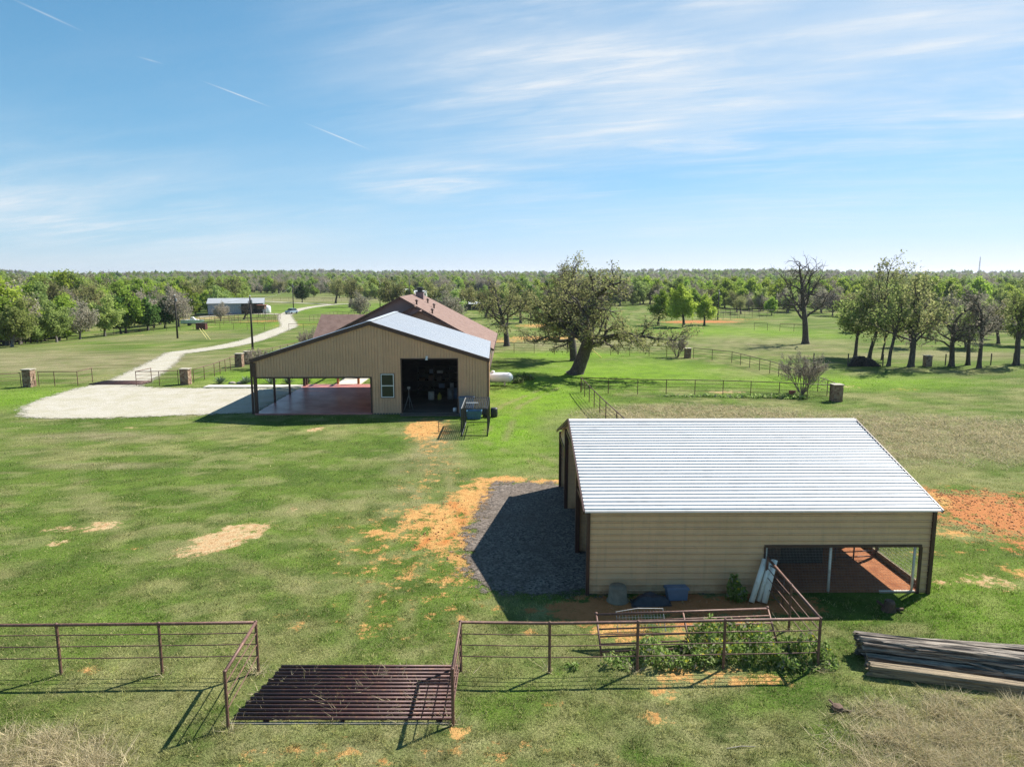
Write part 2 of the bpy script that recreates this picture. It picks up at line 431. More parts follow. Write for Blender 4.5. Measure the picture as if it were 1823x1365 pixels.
def gravelmat(name, c1, c2, c3, scale, thr):
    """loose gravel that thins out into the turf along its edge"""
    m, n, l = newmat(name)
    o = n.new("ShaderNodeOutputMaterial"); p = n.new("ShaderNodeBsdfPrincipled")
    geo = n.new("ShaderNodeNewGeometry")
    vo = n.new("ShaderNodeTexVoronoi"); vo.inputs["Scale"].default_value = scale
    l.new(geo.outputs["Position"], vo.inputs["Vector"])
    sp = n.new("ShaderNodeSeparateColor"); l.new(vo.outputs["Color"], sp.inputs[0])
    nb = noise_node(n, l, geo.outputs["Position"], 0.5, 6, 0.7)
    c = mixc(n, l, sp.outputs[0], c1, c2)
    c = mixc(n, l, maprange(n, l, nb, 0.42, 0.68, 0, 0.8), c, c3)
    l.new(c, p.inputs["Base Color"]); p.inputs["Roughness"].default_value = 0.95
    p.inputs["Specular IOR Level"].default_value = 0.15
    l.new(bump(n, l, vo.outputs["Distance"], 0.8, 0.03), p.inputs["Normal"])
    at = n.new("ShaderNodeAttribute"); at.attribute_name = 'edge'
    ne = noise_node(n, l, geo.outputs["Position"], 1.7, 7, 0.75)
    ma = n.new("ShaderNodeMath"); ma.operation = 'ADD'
    l.new(at.outputs["Fac"], ma.inputs[0]); l.new(maprange(n, l, ne, 0.25, 0.75, -thr, thr), ma.inputs[1])
    mb_ = n.new("ShaderNodeMath"); mb_.operation = 'ADD'
    nf = noise_node(n, l, geo.outputs["Position"], 22.0, 3, 0.6)
    l.new(ma.outputs[0], mb_.inputs[0]); l.new(maprange(n, l, nf, 0.3, 0.7, -0.45, 0.45), mb_.inputs[1])
    f = maprange(n, l, mb_.outputs[0], -0.05, 0.15)
    tr = n.new("ShaderNodeBsdfTransparent"); mx = n.new("ShaderNodeMixShader")
    l.new(f, mx.inputs[0]); l.new(tr.outputs[0], mx.inputs[1]); l.new(p.outputs[0], mx.inputs[2])
    l.new(mx.outputs[0], o.inputs[0])
    return m


MT['drive'] = gravelmat('pale_caliche_gravel', (0.47, 0.435, 0.37), (0.37, 0.34, 0.275), (0.33, 0.30, 0.20), 16, 0.9)
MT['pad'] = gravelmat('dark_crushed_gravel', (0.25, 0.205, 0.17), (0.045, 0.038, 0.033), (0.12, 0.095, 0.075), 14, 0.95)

# grass blades carry their own colour
m, n, l = newmat('grass_blades')
o = n.new("ShaderNodeOutputMaterial")
at = n.new("ShaderNodeAttribute"); at.attribute_name = 'tint'
geo = n.new("ShaderNodeNewGeometry")
nb = noise_node(n, l, geo.outputs["Position"], 5, 3)
c = mixc(n, l, maprange(n, l, nb, 0.4, 0.7, 0, 0.35), at.outputs[0], (0.30, 0.26, 0.13))
d = n.new("ShaderNodeBsdfDiffuse"); t = n.new("ShaderNodeBsdfTranslucent"); mx = n.new("ShaderNodeMixShader"); mx.inputs[0].default_value = 0.35
l.new(c, d.inputs[0]); l.new(c, t.inputs[0]); l.new(d.outputs[0], mx.inputs[1]); l.new(t.outputs[0], mx.inputs[2])
l.new(mx.outputs[0], o.inputs[0])
MT['grass'] = m

# ------------------------------------------------------------------ mesh helpers


class MB:
    """collects shapes of one part"""

    def __init__(self):
        self.v, self.f, self.r = [], [], []

    def add(self, vs, fs, rnd=None):
        o = len(self.v)
        self.v += [tuple(q) for q in vs]
        self.f += [tuple(i + o for i in q) for q in fs]
        self.r += [random.random() if rnd is None else rnd] * len(vs)
        return self

    def box(self, x0, x1, y0, y1, z0, z1):
        vs = [(x0, y0, z0), (x1, y0, z0), (x1, y1, z0), (x0, y1, z0), (x0, y0, z1), (x1, y0, z1), (x1, y1, z1), (x0, y1, z1)]
        return self.add(vs, [(0, 3, 2, 1), (4, 5, 6, 7), (0, 1, 5, 4), (1, 2, 6, 5), (2, 3, 7, 6), (3, 0, 4, 7)])

    def bar(self, a, b, w, h=None, up=(0, 0, 1)):
        """a rectangular bar from a to b, w wide and h deep"""
        h = h or w
        a, b = Vector(a), Vector(b)
        d = (b - a).normalized(); u = Vector(up)
        if abs(d.dot(u)) > 0.98:
            u = Vector((0, 1, 0))
        s = d.cross(u).normalized(); u = s.cross(d).normalized()
        vs = []
        for q in (a, b):
            for i, j in ((-1, -1), (1, -1), (1, 1), (-1, 1)):
                vs.append(q + s * (i * w / 2) + u * (j * h / 2))
        return self.add(vs, [(0, 1, 2, 3), (7, 6, 5, 4), (0, 4, 5, 1), (1, 5, 6, 2), (2, 6, 7, 3), (3, 7, 4, 0)])

    def tube(self, pts, r, n=8, cap=True):
        pts = [Vector(q) for q in pts]
        rs = r if isinstance(r, (list, tuple)) else [r] * len(pts)
        vs, fs = [], []
        for i, q in enumerate(pts):
            d = (pts[min(i + 1, len(pts) - 1)] - pts[max(i - 1, 0)]).normalized()
            u = Vector((0, 0, 1)) if abs(d.z) < 0.9 else Vector((1, 0, 0))
            s = d.cross(u).normalized(); u = s.cross(d)
            for k in range(n):
                a = 2 * math.pi * k / n
                vs.append(q + (s * math.cos(a) + u * math.sin(a)) * rs[i])
        for i in range(len(pts) - 1):
            for k in range(n):
                k2 = (k + 1) % n
                fs.append((i * n + k, i * n + k2, (i + 1) * n + k2, (i + 1) * n + k))
        if cap:
            fs.append(tuple(range(n - 1, -1, -1)))
            fs.append(tuple(range((len(pts) - 1) * n, len(pts) * n)))
        return self.add(vs, fs)

    def lathe(self, prof, c=(0, 0, 0), n=20):
        """profile of (radius, z) about a vertical axis"""
        vs, fs = [], []
        for r, z in prof:
            for k in range(n):
                a = 2 * math.pi * k / n
                vs.append((c[0] + r * math.cos(a), c[1] + r * math.sin(a), c[2] + z))
        for i in range(len(prof) - 1):
            for k in range(n):
                k2 = (k + 1) % n
                fs.append((i * n + k, i * n + k2, (i + 1) * n + k2, (i + 1) * n + k))
        fs.append(tuple(range(n - 1, -1, -1))); fs.append(tuple(range((len(prof) - 1) * n, len(prof) * n)))
        return self.add(vs, fs)

    def build(self, name, mat, parent=None, off=(0, 0, 0), smooth=False, rnd=False):
        me = bpy.data.meshes.new(name)
        vs = [(q[0] - off[0], q[1] - off[1], q[2] - off[2]) for q in self.v]
        me.from_pydata(vs, [], self.f)
        if rnd:
            a = me.attributes.new('rnd', 'FLOAT', 'POINT'); a.data.foreach_set('value', self.r)
        me.materials.append(MT[mat])
        if smooth:
            me.polygons.foreach_set('use_smooth', [True] * len(me.polygons))
        me.update()
        o = bpy.data.objects.new(name, me); col.objects.link(o)
        if parent:
            o.parent = parent
        return o


def tag(o, label=None, cat=None, group=None, kind=None):
    if label: o['label'] = label
    if cat: o['category'] = cat
    if group: o['group'] = group
    if kind: o['kind'] = kind
    return o


def thing(name, loc, label, cat, group=None, rz=0.0):
    o = bpy.data.objects.new(name, None); col.objects.link(o)
    o.empty_display_size = 0.2
    o.location = loc; o.rotation_euler = (0, 0, rz)
    return tag(o, label, cat, group)


def copy_tree(root, loc, rz=0.0, sc=1.0, label=None, group=None):
    c = root.copy(); col.objects.link(c)
    c.location = loc; c.rotation_euler = (0, 0, rz)
    c.scale = (sc, sc, sc) if isinstance(sc, (int, float)) else sc
    if label: c['label'] = label
    if group: c['group'] = group
    for ch in list(root.children):
        d = ch.copy(); col.objects.link(d); d.parent = c
        for g in list(ch.children):
            e = g.copy(); col.objects.link(e); e.parent = d
    return c


def npmesh(name, V, F, mats, attrs=None, parent=None, link=True, matidx=None, smooth=False):
    """mesh from numpy arrays; F is an (n,k) array"""
    me = bpy.data.meshes.new(name)
    nv, nf, k = len(V), len(F), F.shape[1]
    me.vertices.add(nv); me.vertices.foreach_set('co', np.ascontiguousarray(V, np.float32).ravel())
    me.loops.add(nf * k); me.loops.foreach_set('vertex_index', np.ascontiguousarray(F, np.int32).ravel())
    me.polygons.add(nf); me.polygons.foreach_set('loop_start', np.arange(nf, dtype=np.int32) * k)
    if matidx is not None:
        me.polygons.foreach_set('material_index', np.ascontiguousarray(matidx, np.int32))
    if smooth:
        me.polygons.foreach_set('use_smooth', np.ones(nf, bool))
    for mt in mats:
        me.materials.append(MT[mt])
    for an, (typ, arr) in (attrs or {}).items():
        a = me.attributes.new(an, typ, 'POINT')
        a.data.foreach_set('color' if typ == 'FLOAT_COLOR' else 'value', np.ascontiguousarray(arr, np.float32).ravel())
    me.update(calc_edges=True)
    o = bpy.data.objects.new(name, me)
    if link:
        col.objects.link(o)
    if parent:
        o.parent = parent
    return o

# ------------------------------------------------------------------ ground: what grows where


def ell(x, y, cx, cy, rx, ry, rot=0.0):
    a = R(rot); dx, dy = x - cx, y - cy
    u = (dx * math.cos(a) + dy * math.sin(a)) / rx; v = (-dx * math.sin(a) + dy * math.cos(a)) / ry
    return np.clip(1.35 - np.sqrt(u * u + v * v), 0, 1)


def patch(x, y, cx, cy, rx, ry, rot=0.0):
    a = R(rot); dx, dy = x - cx, y - cy
    u = (dx * math.cos(a) + dy * math.sin(a)) / rx; v = (-dx * math.sin(a) + dy * math.cos(a)) / ry
    return np.clip(1.0 - (u * u + v * v) * 0.42, 0, 1)


ORANGE, RED, SAND = (0.53, 0.315, 0.115), (0.45, 0.185, 0.075), (0.50, 0.38, 0.215)
DIRT = [  # centre, radii, turn, strength, soil
    (-3.2, 31.6, 2.3, 2.0, 0, 0.72, ORANGE), (-1.9, 34.3, 1.2, 3.2, -12, 0.85, ORANGE), (-4.9, 29.6, 1.6, 1.0, 20, 0.62, ORANGE),
    (-2.7, 29.0, 1.5, 2.2, 0, 0.70, ORANGE), (-2.2, 26.4, 0.9, 1.6, 15, 0.55, ORANGE), (-4.0, 24.9, 2.3, 0.8, 8, 0.42, ORANGE),
    (-6.2, 50.9, 1.5, 3.6, 4, 0.85, ORANGE), (-5.2, 45.5, 1.1, 2.2, 0, 0.50, ORANGE), (-4.7, 40.5, 1.2, 3.0, 0, 0.36, ORANGE),
    (-4.9, 36.0, 1.4, 1.2, 0, 0.40, ORANGE), (-0.7, 37.7, 1.7, 0.7, 8, 0.85, ORANGE), (1.7, 37.4, 1.4, 0.5, 0, 0.70, ORANGE),
    (-6.4, 31.4, 1.2, 0.7, 0, 0.36, ORANGE), (-7.0, 21.5, 0.25, 0.9, 20, 0.45, ORANGE), (-4.4, 21.3, 0.8, 0.9, 0, 0.40, ORANGE),
    (-6.0, 27.6, 1.3, 0.5, 0, 0.40, ORANGE), (5.6, 18.3, 2.0, 0.45, -4, 0.62, ORANGE), (4.1, 17.6, 0.6, 0.4, 0, 0.6, ORANGE),
    (3.7, 16.4, 0.45, 0.35, 0, 0.62, ORANGE), (-1.3, 15.9, 0.3, 0.25, 0, 0.9, ORANGE), (-4.6, 15.2, 1.5, 0.55, 0, 0.42, ORANGE),
    (3.3, 20.9, 1.1, 0.7, 0, 0.66, ORANGE), (5.2, 20.7, 0.9, 0.5, 0, 0.55, ORANGE), (0.6, 20.9, 0.5, 0.4, 0, 0.45, ORANGE), (1.1, 17.2, 0.4, 0.3, 0, 0.4, ORANGE),
    (6.6, 22.7, 3.2, 0.8, 0, 0.95, RED), (3.0, 22.3, 1.8, 1.0, 0, 0.90, RED), (9.4, 22.9, 1.1, 0.7, -25, 0.85, RED), (1.2, 22.3, 0.9, 0.6, 0, 0.6, RED), (5.5, 21.6, 3.0, 0.5, 0, 0.6, RED),
    (23.6, 31.8, 4.4, 3.6, -35, 0.80, RED), (20.4, 34.2, 2.3, 1.7, -30, 0.80, ORANGE), (26.5, 29.0, 3.5, 2.4, 0, 0.75, RED), (22.5, 27.6, 3.6, 1.7, -30, 0.55, RED),
    (18.6, 29.6, 1.7, 0.8, -10, 0.55, ORANGE), (17.6, 24.6, 1.1, 0.6, 0, 0.62, SAND), (16.6, 27.2, 1.4, 0.4, 0, 0.45, ORANGE), (19.6, 25.4, 1.5, 0.9, 0, 0.5, ORANGE), (15.7, 24.4, 0.4, 0.3, 0, 0.5, SAND),
    (-12.2, 28.9, 1.05, 2.0, -28, 0.86, SAND), (-18.4, 30.4, 0.9, 0.6, 10, 0.75, SAND), (-19.9, 30.0, 0.9, 0.5, 20, 0.5, SAND), (-18.9, 28.4, 0.7, 0.4, 0, 0.5, SAND), (-10.6, 32.6, 0.5, 0.5, 0, 0.4, SAND),
    (-15.4, 27.9, 0.4, 0.3, 0, 0.5, ORANGE), (-12.1, 18.6, 0.5, 0.25, 0, 0.5, ORANGE), (-14.2, 50.6, 0.6, 0.8, -25, 0.7, SAND), (-28.0, 51.3, 0.6, 0.5, 0, 0.6, SAND),
    (-4.0, 28.8, 3.8, 5.0, 0, 0.37, ORANGE), (-1.9, 25.6, 1.0, 2.2, 0, 0.5, ORANGE), (-4.6, 39.5, 1.6, 9.0, 0, 0.33, ORANGE), (-3.5, 22.5, 3.4, 2.0, 0, 0.31, ORANGE), (-2.6, 14.9, 4.5, 0.9, 0, 0.32, ORANGE),
    (20.0, 59.3, 2.2, 0.7, 0, 0.3, SAND), (27, 77, 2.0, 0.6, 0, 0.0, SAND), (38.5, 69.0, 1.3, 0.7, 0, 0.6, ORANGE), (33.5, 71, 1.8, 0.7, 0, 0.55, SAND), (35.2, 64.0, 1.3, 0.5, 0, 0.4, SAND),
    (20.5, 67.5, 2.4, 0.7, 0, 0.66, SAND), (5.5, 128, 7, 4.5, 0, 0.72, ORANGE), (-2.5, 122, 4.5, 3, 0, 0.62, ORANGE), (48, 176, 8, 5, 0, 0.85, RED), (42, 173, 6, 4, 0, 0.8, RED), (58, 186, 8, 3, 0, 0.6, ORANGE),
    (8, 160, 7, 6, 0, 0.7, ORANGE), (-51, 163, 3.5, 5, 10, 0.6, ORANGE), (-62, 180, 8, 5, 0, 0.55, RED), (-69, 160, 5, 3, 0, 0.5, SAND), (-86, 200, 12, 5, 0, 0.6, SAND), (-45, 165, 5, 3, 0, 0.4, ORANGE), (-74, 139, 5, 3, 0, 0.42, SAND), (-62, 141, 6, 3, 0, 0.4, SAND),
]
TRACKS = [((-4.9, 13), (-5.0, 19), (-5.2, 25), (-4.6, 33), (-5.6, 43), (-7.2, 54)), ((-3.3, 13), (-3.3, 19), (-3.5, 25), (-2.9, 33), (-4.0, 43), (-5.5, 54)), ((-5.2, 25), (-8.5, 30), (-9.6, 34)), ((-9.9, 26), (-15, 29), (-22, 35), (-28, 46)), ((-8.6, 25), (-14, 27.6), (-21.4, 33.4), (-27, 44)), ((2, 40), (-2, 47), (-1, 60), (4, 72)), ((3.4, 40.4), (-0.5, 47), (0.6, 60), (5.4, 72))]
RUTS = [((-3.0, 33.8), (-2.35, 32.2), (-2.3, 30.6)), ((-2.5, 29.6), (-2.9, 28.2)), ((-3.5, 29.0), (-3.9, 27.6))]


def seg_dist(x, y, a, b):
    ax, ay = a; bx, by = b; L2 = (bx - ax) ** 2 + (by - ay) ** 2
    t = np.clip(((x - ax) * (bx - ax) + (y - ay) * (by - ay)) / L2, 0, 1)
    return np.hypot(x - ax - t * (bx - ax), y - ay - t * (by - ay))


def lerp(a, b, f):
    return a * (1 - f[:, None]) + np.asarray(b)[None, :] * f[:, None]


def turf_masks(x, y):
    """lushness and dryness of the turf, 0..1"""
    n1 = fbm(x / 6, y / 6, 21, 5); n2 = fbm(x / 1.6, y / 1.6, 31, 4); n3 = fbm(x / 22, y / 30, 41, 3)
    lush = np.maximum.reduce([ell(x, y, 3, 66, 6, 18), ell(x, y, 13, 82, 14, 14), ell(x, y, -0.5, 52, 4.2, 11), ell(x, y, -26, 78, 9, 9), ell(x, y, 34, 74, 16, 6), ell(x, y, -16, 86, 8, 10) * 0.6, ell(x, y, 8, 100, 12, 6), ell(x, y, -46, 64, 9, 8) * 0.8, ell(x, y, 45, 140, 22, 22) * 0.8, ell(x, y, -60, 165, 25, 20) * 0.6, ell(x, y, 0.5, 43, 3.5, 5) * .55, ell(x, y, 16.5, 22.5, 4, 4) * .6, ell(x, y, -70, 240, 40, 50) * 0.5, ell(x, y, -35, 260, 35, 60) * .5, ell(x, y, -20, 300, 40, 60) * .5])
    lush = np.clip(lush * 1.15 - 0.35 * n1, 0, 1)
    dry = np.maximum.reduce([ell(x, y, 25, 49, 20, 8.5) * 1.0, ell(x, y, 14, 56, 10, 5), ell(x, y, 44, 47, 22, 9), ell(x, y, -60, 92, 28, 13) * 1.3, ell(x, y, -95, 98, 32, 16) * 1.3, ell(x, y, 14, 118, 26, 14) * 0.8, ell(x, y, 42, 118, 16, 22) * .75, ell(x, y, -11.3, 14.6, 2.6, 1.6) * 1.1, ell(x, y, 12.5, 15.2, 3.8, 2.5) * 1.05, ell(x, y, 9, 14.0, 2.4, 1.0), ell(x, y, -28.5, 48.5, 5.5, 1.9) * .95, ell(x, y, -24, 40.6, 4.6, 0.9) * .9, ell(x, y, -5.2, 47, 1.9, 7) * .75, ell(x, y, -60, 132, 22, 9) * .65, ell(x, y, 60, 100, 25, 7) * .8, ell(x, y, -95, 350, 60, 60) * 0.8, ell(x, y, 90, 60, 40, 12) * .6, ell(x, y, -5, 40, 3, 9) * .5])
    dry = np.clip(dry * 1.25 - 0.45 * n1 + 0.55 * (n2 - 0.5) * (dry > 0.05) + 0.75 * np.clip(n3 + n1 - 1.02, 0, 1), 0, 1)
    return lush, dry, n1, n2


def soil_at(x, y):
    d = np.zeros_like(x); sc = np.tile(np.array(ORANGE), (len(x), 1))
    for cx, cy, rx, ry, rot, s, c in DIRT:
        e = patch(x, y, cx, cy, rx, ry, rot) * s * 0.92
        w = e > d
        sc[w] = c; d = np.maximum(d, e)
    return d, sc


def turf_colour(x, y):
    lush, dry, n1, n2 = turf_masks(x, y)
    c = np.tile(np.array((0.112, 0.172, 0.028)), (len(x), 1))
    c = lerp(c, (0.065, 0.122, 0.016), sstep(0.46, 0.66, fbm(x / 2.6 + 5, y / 2.2, 51, 5)) * 0.95)
    c = lerp(c, (0.24, 0.235, 0.095), sstep(0.49, 0.68, fbm(x / 4.0 - 9, y / 3.0, 61, 5)) * 0.95)
    c = lerp(c, (0.27, 0.25, 0.12), (1 - sstep(15, 22, y)) * sstep(0.38, 0.6, fbm(x / 1.6 + 3, y / 1.2, 65, 4)) * 0.8)
    c = c * (0.45 + 1.10 * fbm(x / 0.75 + 31, y / 0.62, 67, 4))[:, None]
    c = lerp(c, (0.055, 0.095, 0.018), sstep(0.56, 0.70, fbm(x / 1.3 + 77, y / 1.0, 69, 4)) * 0.75)
    c = lerp(c, (0.31, 0.285, 0.135), sstep(0.56, 0.68, fbm(x / 2.6 - 41, y / 1.5, 73, 5)) * 0.6)
    c = lerp(c, (0.185, 0.335, 0.020), lush * 0.92)
    c = lerp(c, (0.08, 0.16, 0.014), lush * sstep(0.5, 0.75, n2) * 0.5)
    dc = lerp(np.tile(np.array((0.33, 0.28, 0.165)), (len(x), 1)), (0.18, 0.15, 0.085), sstep(0.42, 0.66, fbm(x / 1.1, y / 0.9, 71, 4)))
    c = c * (1 - dry[:, None] * 0.88) + dc * dry[:, None] * 0.88
    tk = np.zeros(len(x)); nr = (y < 80) & (np.abs(x) < 40)
    if nr.any():
        xn, yn = x[nr], y[nr]; w = np.zeros(len(xn))
        for tr_ in TRACKS:
            for a, b in zip(tr_[:-1], tr_[1:]):
                w = np.maximum(w, np.clip(1.25 - seg_dist(xn, yn, a, b) / 0.34, 0, 1))
        tk[nr] = w * sstep(0.34, 0.58, fbm(xn / 1.7, yn / 1.7, 83, 4))
    c = lerp(c, (0.27, 0.245, 0.115), tk * 0.7)
    fw = sstep(330, 700, y) * 0.7
    return lerp(c, (0.10, 0.12, 0.04), fw), dry, lush


def axis(lo, hi, c, s0, k):
    out = [c]
    while out[-1] < hi:
        out.append(out[-1] + s0 + k * max(0, abs(out[-1] - c) - 14) ** 1.35)
    neg = [c]
    while neg[-1] > lo:
        neg.append(neg[-1] - s0 - k * max(0, abs(neg[-1] - c) - 14) ** 1.35)
    return np.array(neg[:0:-1] + out)


gx = axis(-5200, 5200, 1.0, 0.27, 0.016)
gy = [-300, -120, -40, -10, 4, 9]
while gy[-1] < 7000:
    gy.append(gy[-1] + max(0.22, 0.0105 * gy[-1] * max(1.0, (gy[-1] / 60.0)) ** 0.55))
gy = np.array(gy)
GX, GY = np.meshgrid(gx, gy)
px, py = GX.ravel(), GY.ravel()
near = np.exp(-((px / 60) ** 2 + ((py - 35) / 60) ** 2))
pz = terrain(px, py) + near * 0.05 * (fbm(px / 1.3, py / 1.3, 91, 3) - 0.5)
tc_, dry_, lush_ = turf_colour(px, py)
d_, sc_ = soil_at(px, py)
for rt in RUTS:
    for a, b in zip(rt[:-1], rt[1:]):
        q = np.clip(1 - seg_dist(px, py, a, b) / 0.28, 0, 1)
        sc_ = lerp(sc_, (0.45, 0.16, 0.045), q)
        d_ = np.maximum(d_, q * 0.9)
flat = (px > 2.0) & (px < 15.2) & (py > 23) & (py < 37)
pz[flat] = np.minimum(pz[flat], 0) * 0.2
nxg, nyg = len(gx), len(gy)
ii = (np.arange(nyg - 1)[:, None] * nxg + np.arange(nxg - 1)[None, :]).ravel()
F = np.stack([ii, ii + 1, ii + nxg + 1, ii + nxg], 1)
one = np.ones((len(px), 1))
ground = npmesh('ground', np.stack([px, py, pz], 1), F, ['ground'],
                {'turf': ('FLOAT_COLOR', np.hstack([tc_, one])), 'soil': ('FLOAT_COLOR', np.hstack([sc_, one])), 'dirt': ('FLOAT', d_)}, smooth=True)
tag(ground, 'green and straw coloured pasture with bare orange soil patches', kind='structure')


def inside(poly, x, y):
    c = np.zeros(len(x), bool); k = len(poly)
    for i in range(k):
        x0, y0 = poly[i]; x1, y1 = poly[(i + 1) % k]
        t = (y0 > y) != (y1 > y)
        xx = (x1 - x0) * (y - y0) / ((y1 - y0) or 1e-9) + x0
        c ^= t & (x < xx)
    return c


def sdist(poly, x, y):
    d = np.full(len(x), 1e9)
    for i in range(len(poly)):
        d = np.minimum(d, seg_dist(x, y, poly[i], poly[(i + 1) % len(poly)]))
    return np.where(inside(poly, x, y), d, -d)


def gravel_sheet(name, poly, step, mat, margin, label, z):
    P = np.array(poly)
    xs = np.arange(P[:, 0].min() - margin, P[:, 0].max() + margin, step); ys = np.arange(P[:, 1].min() - margin, P[:, 1].max() + margin, step)
    X, Y = np.meshgrid(xs, ys); x, y = X.ravel(), Y.ravel()
    s = sdist(poly, x, y)
    nx, ny = len(xs), len(ys)
    ii = (np.arange(ny - 1)[:, None] * nx + np.arange(nx - 1)[None, :]).ravel()
    F = np.stack([ii, ii + 1, ii + nx + 1, ii + nx], 1)
    F = F[s[F].max(1) > -margin]
    used = np.unique(F); remap = np.zeros(len(x), int); remap[used] = np.arange(len(used))
    V = np.stack([x, y, np.full(len(x), z) + np.clip(s, 0, 1) * 0.012], 1)[used]
    o = npmesh(name, V, remap[F], [mat], {'edge': ('FLOAT', s[used])}, smooth=True)
    return tag(o, label, kind='structure')


DRIVE = [(-38.9, 55.3), (-41.5, 59.0), (-42.6, 63), (-43.2, 69), (-42.6, 73.7), (-45.2, 84), (-47.9, 94.6), (-50.2, 102.5), (-47.6, 103.6), (-45.4, 97), (-43.3, 91.4), (-40.3, 82), (-37.9, 73), (-37.8, 71.2), (-36.0, 70.2), (-31.5, 69.7), (-20.9, 69.8), (-20.9, 57.0), (-23, 56.6), (-27.5, 55.6), (-32, 54.7), (-36, 54.4)]
gravel_sheet('gravel_driveway', DRIVE, 0.4, 'drive', 1.4, 'pale gravel driveway fanning out beside the carport', 0.035)
PAD = [(-0.9, 37.2), (2.9, 37.0), (8.6, 36.4), (8.6, 23.9), (2.75, 23.6), (0.6, 23.3), (-0.9, 23.8), (-1.75, 25.4), (-2.0, 28.0), (-1.75, 31.0), (-1.35, 34.0)]
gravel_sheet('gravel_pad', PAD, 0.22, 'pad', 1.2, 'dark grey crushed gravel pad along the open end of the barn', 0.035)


def ribbon(name, pts, w, label, z=0.05, sub=8):
    P = [Vector((*q, 0)) for q in pts]
    C = []
    for i in range(len(P) - 1):
        p0, p1, p2, p3 = P[max(i - 1, 0)], P[i], P[i + 1], P[min(i + 2, len(P) - 1)]
        for k in range(sub):
            t = k / sub
            C.append(0.5 * ((2 * p1) + (p2 - p0) * t + (2 * p0 - 5 * p1 + 4 * p2 - p3) * t * t + (3 * p1 - p0 - 3 * p2 + p3) * t ** 3))
    C.append(P[-1])
    V, E = [], []
    offs = (-0.5 * w - 0.6, -0.5 * w, -0.25 * w, 0, 0.25 * w, 0.5 * w, 0.5 * w + 0.6)
    for i, c in enumerate(C):
        d = (C[min(i + 1, len(C) - 1)] - C[max(i - 1, 0)]).normalized(); s = Vector((d.y, -d.x, 0))
        for q in offs:
            v = c + s * q
            V.append((v.x, v.y, hz(v.x, v.y) + z)); E.append(0.5 * w - abs(q))
    k = len(offs)
    F = [(i * k + j, i * k + j + 1, (i + 1) * k + j + 1, (i + 1) * k + j) for i in range(len(C) - 1) for j in range(k - 1)]
    o = npmesh(name, np.array(V), np.array(F), ['drive'], {'edge': ('FLOAT', E)}, smooth=True)
    return tag(o, label, kind='structure')


ROAD = [(-48.9, 102), (-47.3, 106), (-45.6, 112.3), (-45.3, 124.4), (-48.2, 148.2), (-50.2, 160.2), (-60.3, 190), (-65.5, 206), (-68.5, 224), (-70.5, 255), (-69.0, 279), (-58, 292)]
ribbon('gravel_road', ROAD, 3.8, 'pale gravel lane winding away past the car to the far fields')
ribbon('gravel_road', [(-69.2, 277), (-76, 283), (-86, 291), (-104, 308), (-118, 322)], 3.4, 'pale gravel branch lane forking left in the far fields', 0.06)
ribbon('gravel_road', [(-64.5, 208), (-72, 212), (-80, 213), (-90, 205)], 4.0, 'short pale gravel spur leading to the grey barn', 0.045)

# ------------------------------------------------------------------ ribbed metal sheets


def ribbed(parent, name, mat, segs, place, pitch=0.229, h=0.022, sheet=0.914, rw=0.034, groove=0.0):
    """segs: (s0, s1, lo(s), hi(s)) runs across the ribs; place(s, t, n) -> point. One mesh for each sheet of metal."""
    k0 = int(math.floor(min(s[0] for s in segs) / sheet)); k1 = int(math.ceil(max(s[1] for s in segs) / sheet))
    fn = lambda q: q if callable(q) else (lambda s, q=q: q)
    out = []
    for k in range(k0, k1):
        m = MB()
        for s0, s1, lo, hi in segs:
            a, b = max(s0, k * sheet), min(s1, (k + 1) * sheet)
            if b - a < 0.004:
                continue
            lo_, hi_ = fn(lo), fn(hi)
            prof = {round(a, 4): 0.0, round(b, 4): 0.0}
            r0 = int(math.floor(a / pitch)) - 1; r1 = int(math.ceil(b / pitch)) + 1
            for r in range(r0, r1 + 1):
                c = (r + 0.5) * pitch
                for dx, hh in ((-rw, 0), (-rw * 0.45, h), (rw * 0.45, h), (rw, 0)):
                    if a < c + dx < b:
                        prof[round(c + dx, 4)] = hh
                if groove and a < c - rw - 0.036 and c < b:
                    for dx, hh in ((-rw - 0.032, 0), (-rw - 0.028, -groove), (-rw - 0.008, -groove), (-rw - 0.004, 0)):
                        prof[round(c + dx, 4)] = hh
            ss = sorted(prof)
            vs = []
            for s in ss:
                vs += [place(s, lo_(s), prof[s]), place(s, hi_(s), prof[s])]
            m.add(vs, [(2 * i, 2 * i + 2, 2 * i + 3, 2 * i + 1) for i in range(len(ss) - 1)])
        if m.v:
            out.append(m.build(name, mat, parent))
    return out

# ------------------------------------------------------------------ near barn (horizontal ribs)
BW, BD, BE, BR = 11.9, 12.75, 3.0, 4.86      # width, depth, eave, ridge
barn = thing('metal_barn', (2.66, 23.52, 0), 'tan metal barn with bright white ribbed roof and open left bays', 'barn', rz=R(0.5))
mid = BD / 2
rake = lambda y: BE + (BR - BE) * (1 - abs(y - mid) / mid)
OX0, OX1, OZ = 6.15, 11.52, 1.74               # wire opening in the front wall
# front wall: ribs run along x, so s is z
for sg_ in ((0.0, OZ, 0.0, OX0), (0.0, OZ, OX1, BW), (OZ, BE, 0.0, BW)):
    ribbed(barn, 'siding_sheet', 'tan2', [sg_], lambda s, t, n: (t, -n, s + 0.02), h=0.030, rw=0.026, groove=0.022)
ribbed(barn, 'siding_sheet', 'tan2', [(0.0, BE, 0.0, BW)], lambda s, t, n: (t, BD + n, s + 0.02))
# right wall: closed above the opening
gab = lambda z: 0 if z <= BE else (z - BE) / (BR - BE) * mid
ribbed(barn, 'siding_sheet', 'tan2', [(1.42, BR - 0.05, lambda z: gab(z), lambda z: BD - gab(z))], lambda s, t, n: (BW + n, t, s))
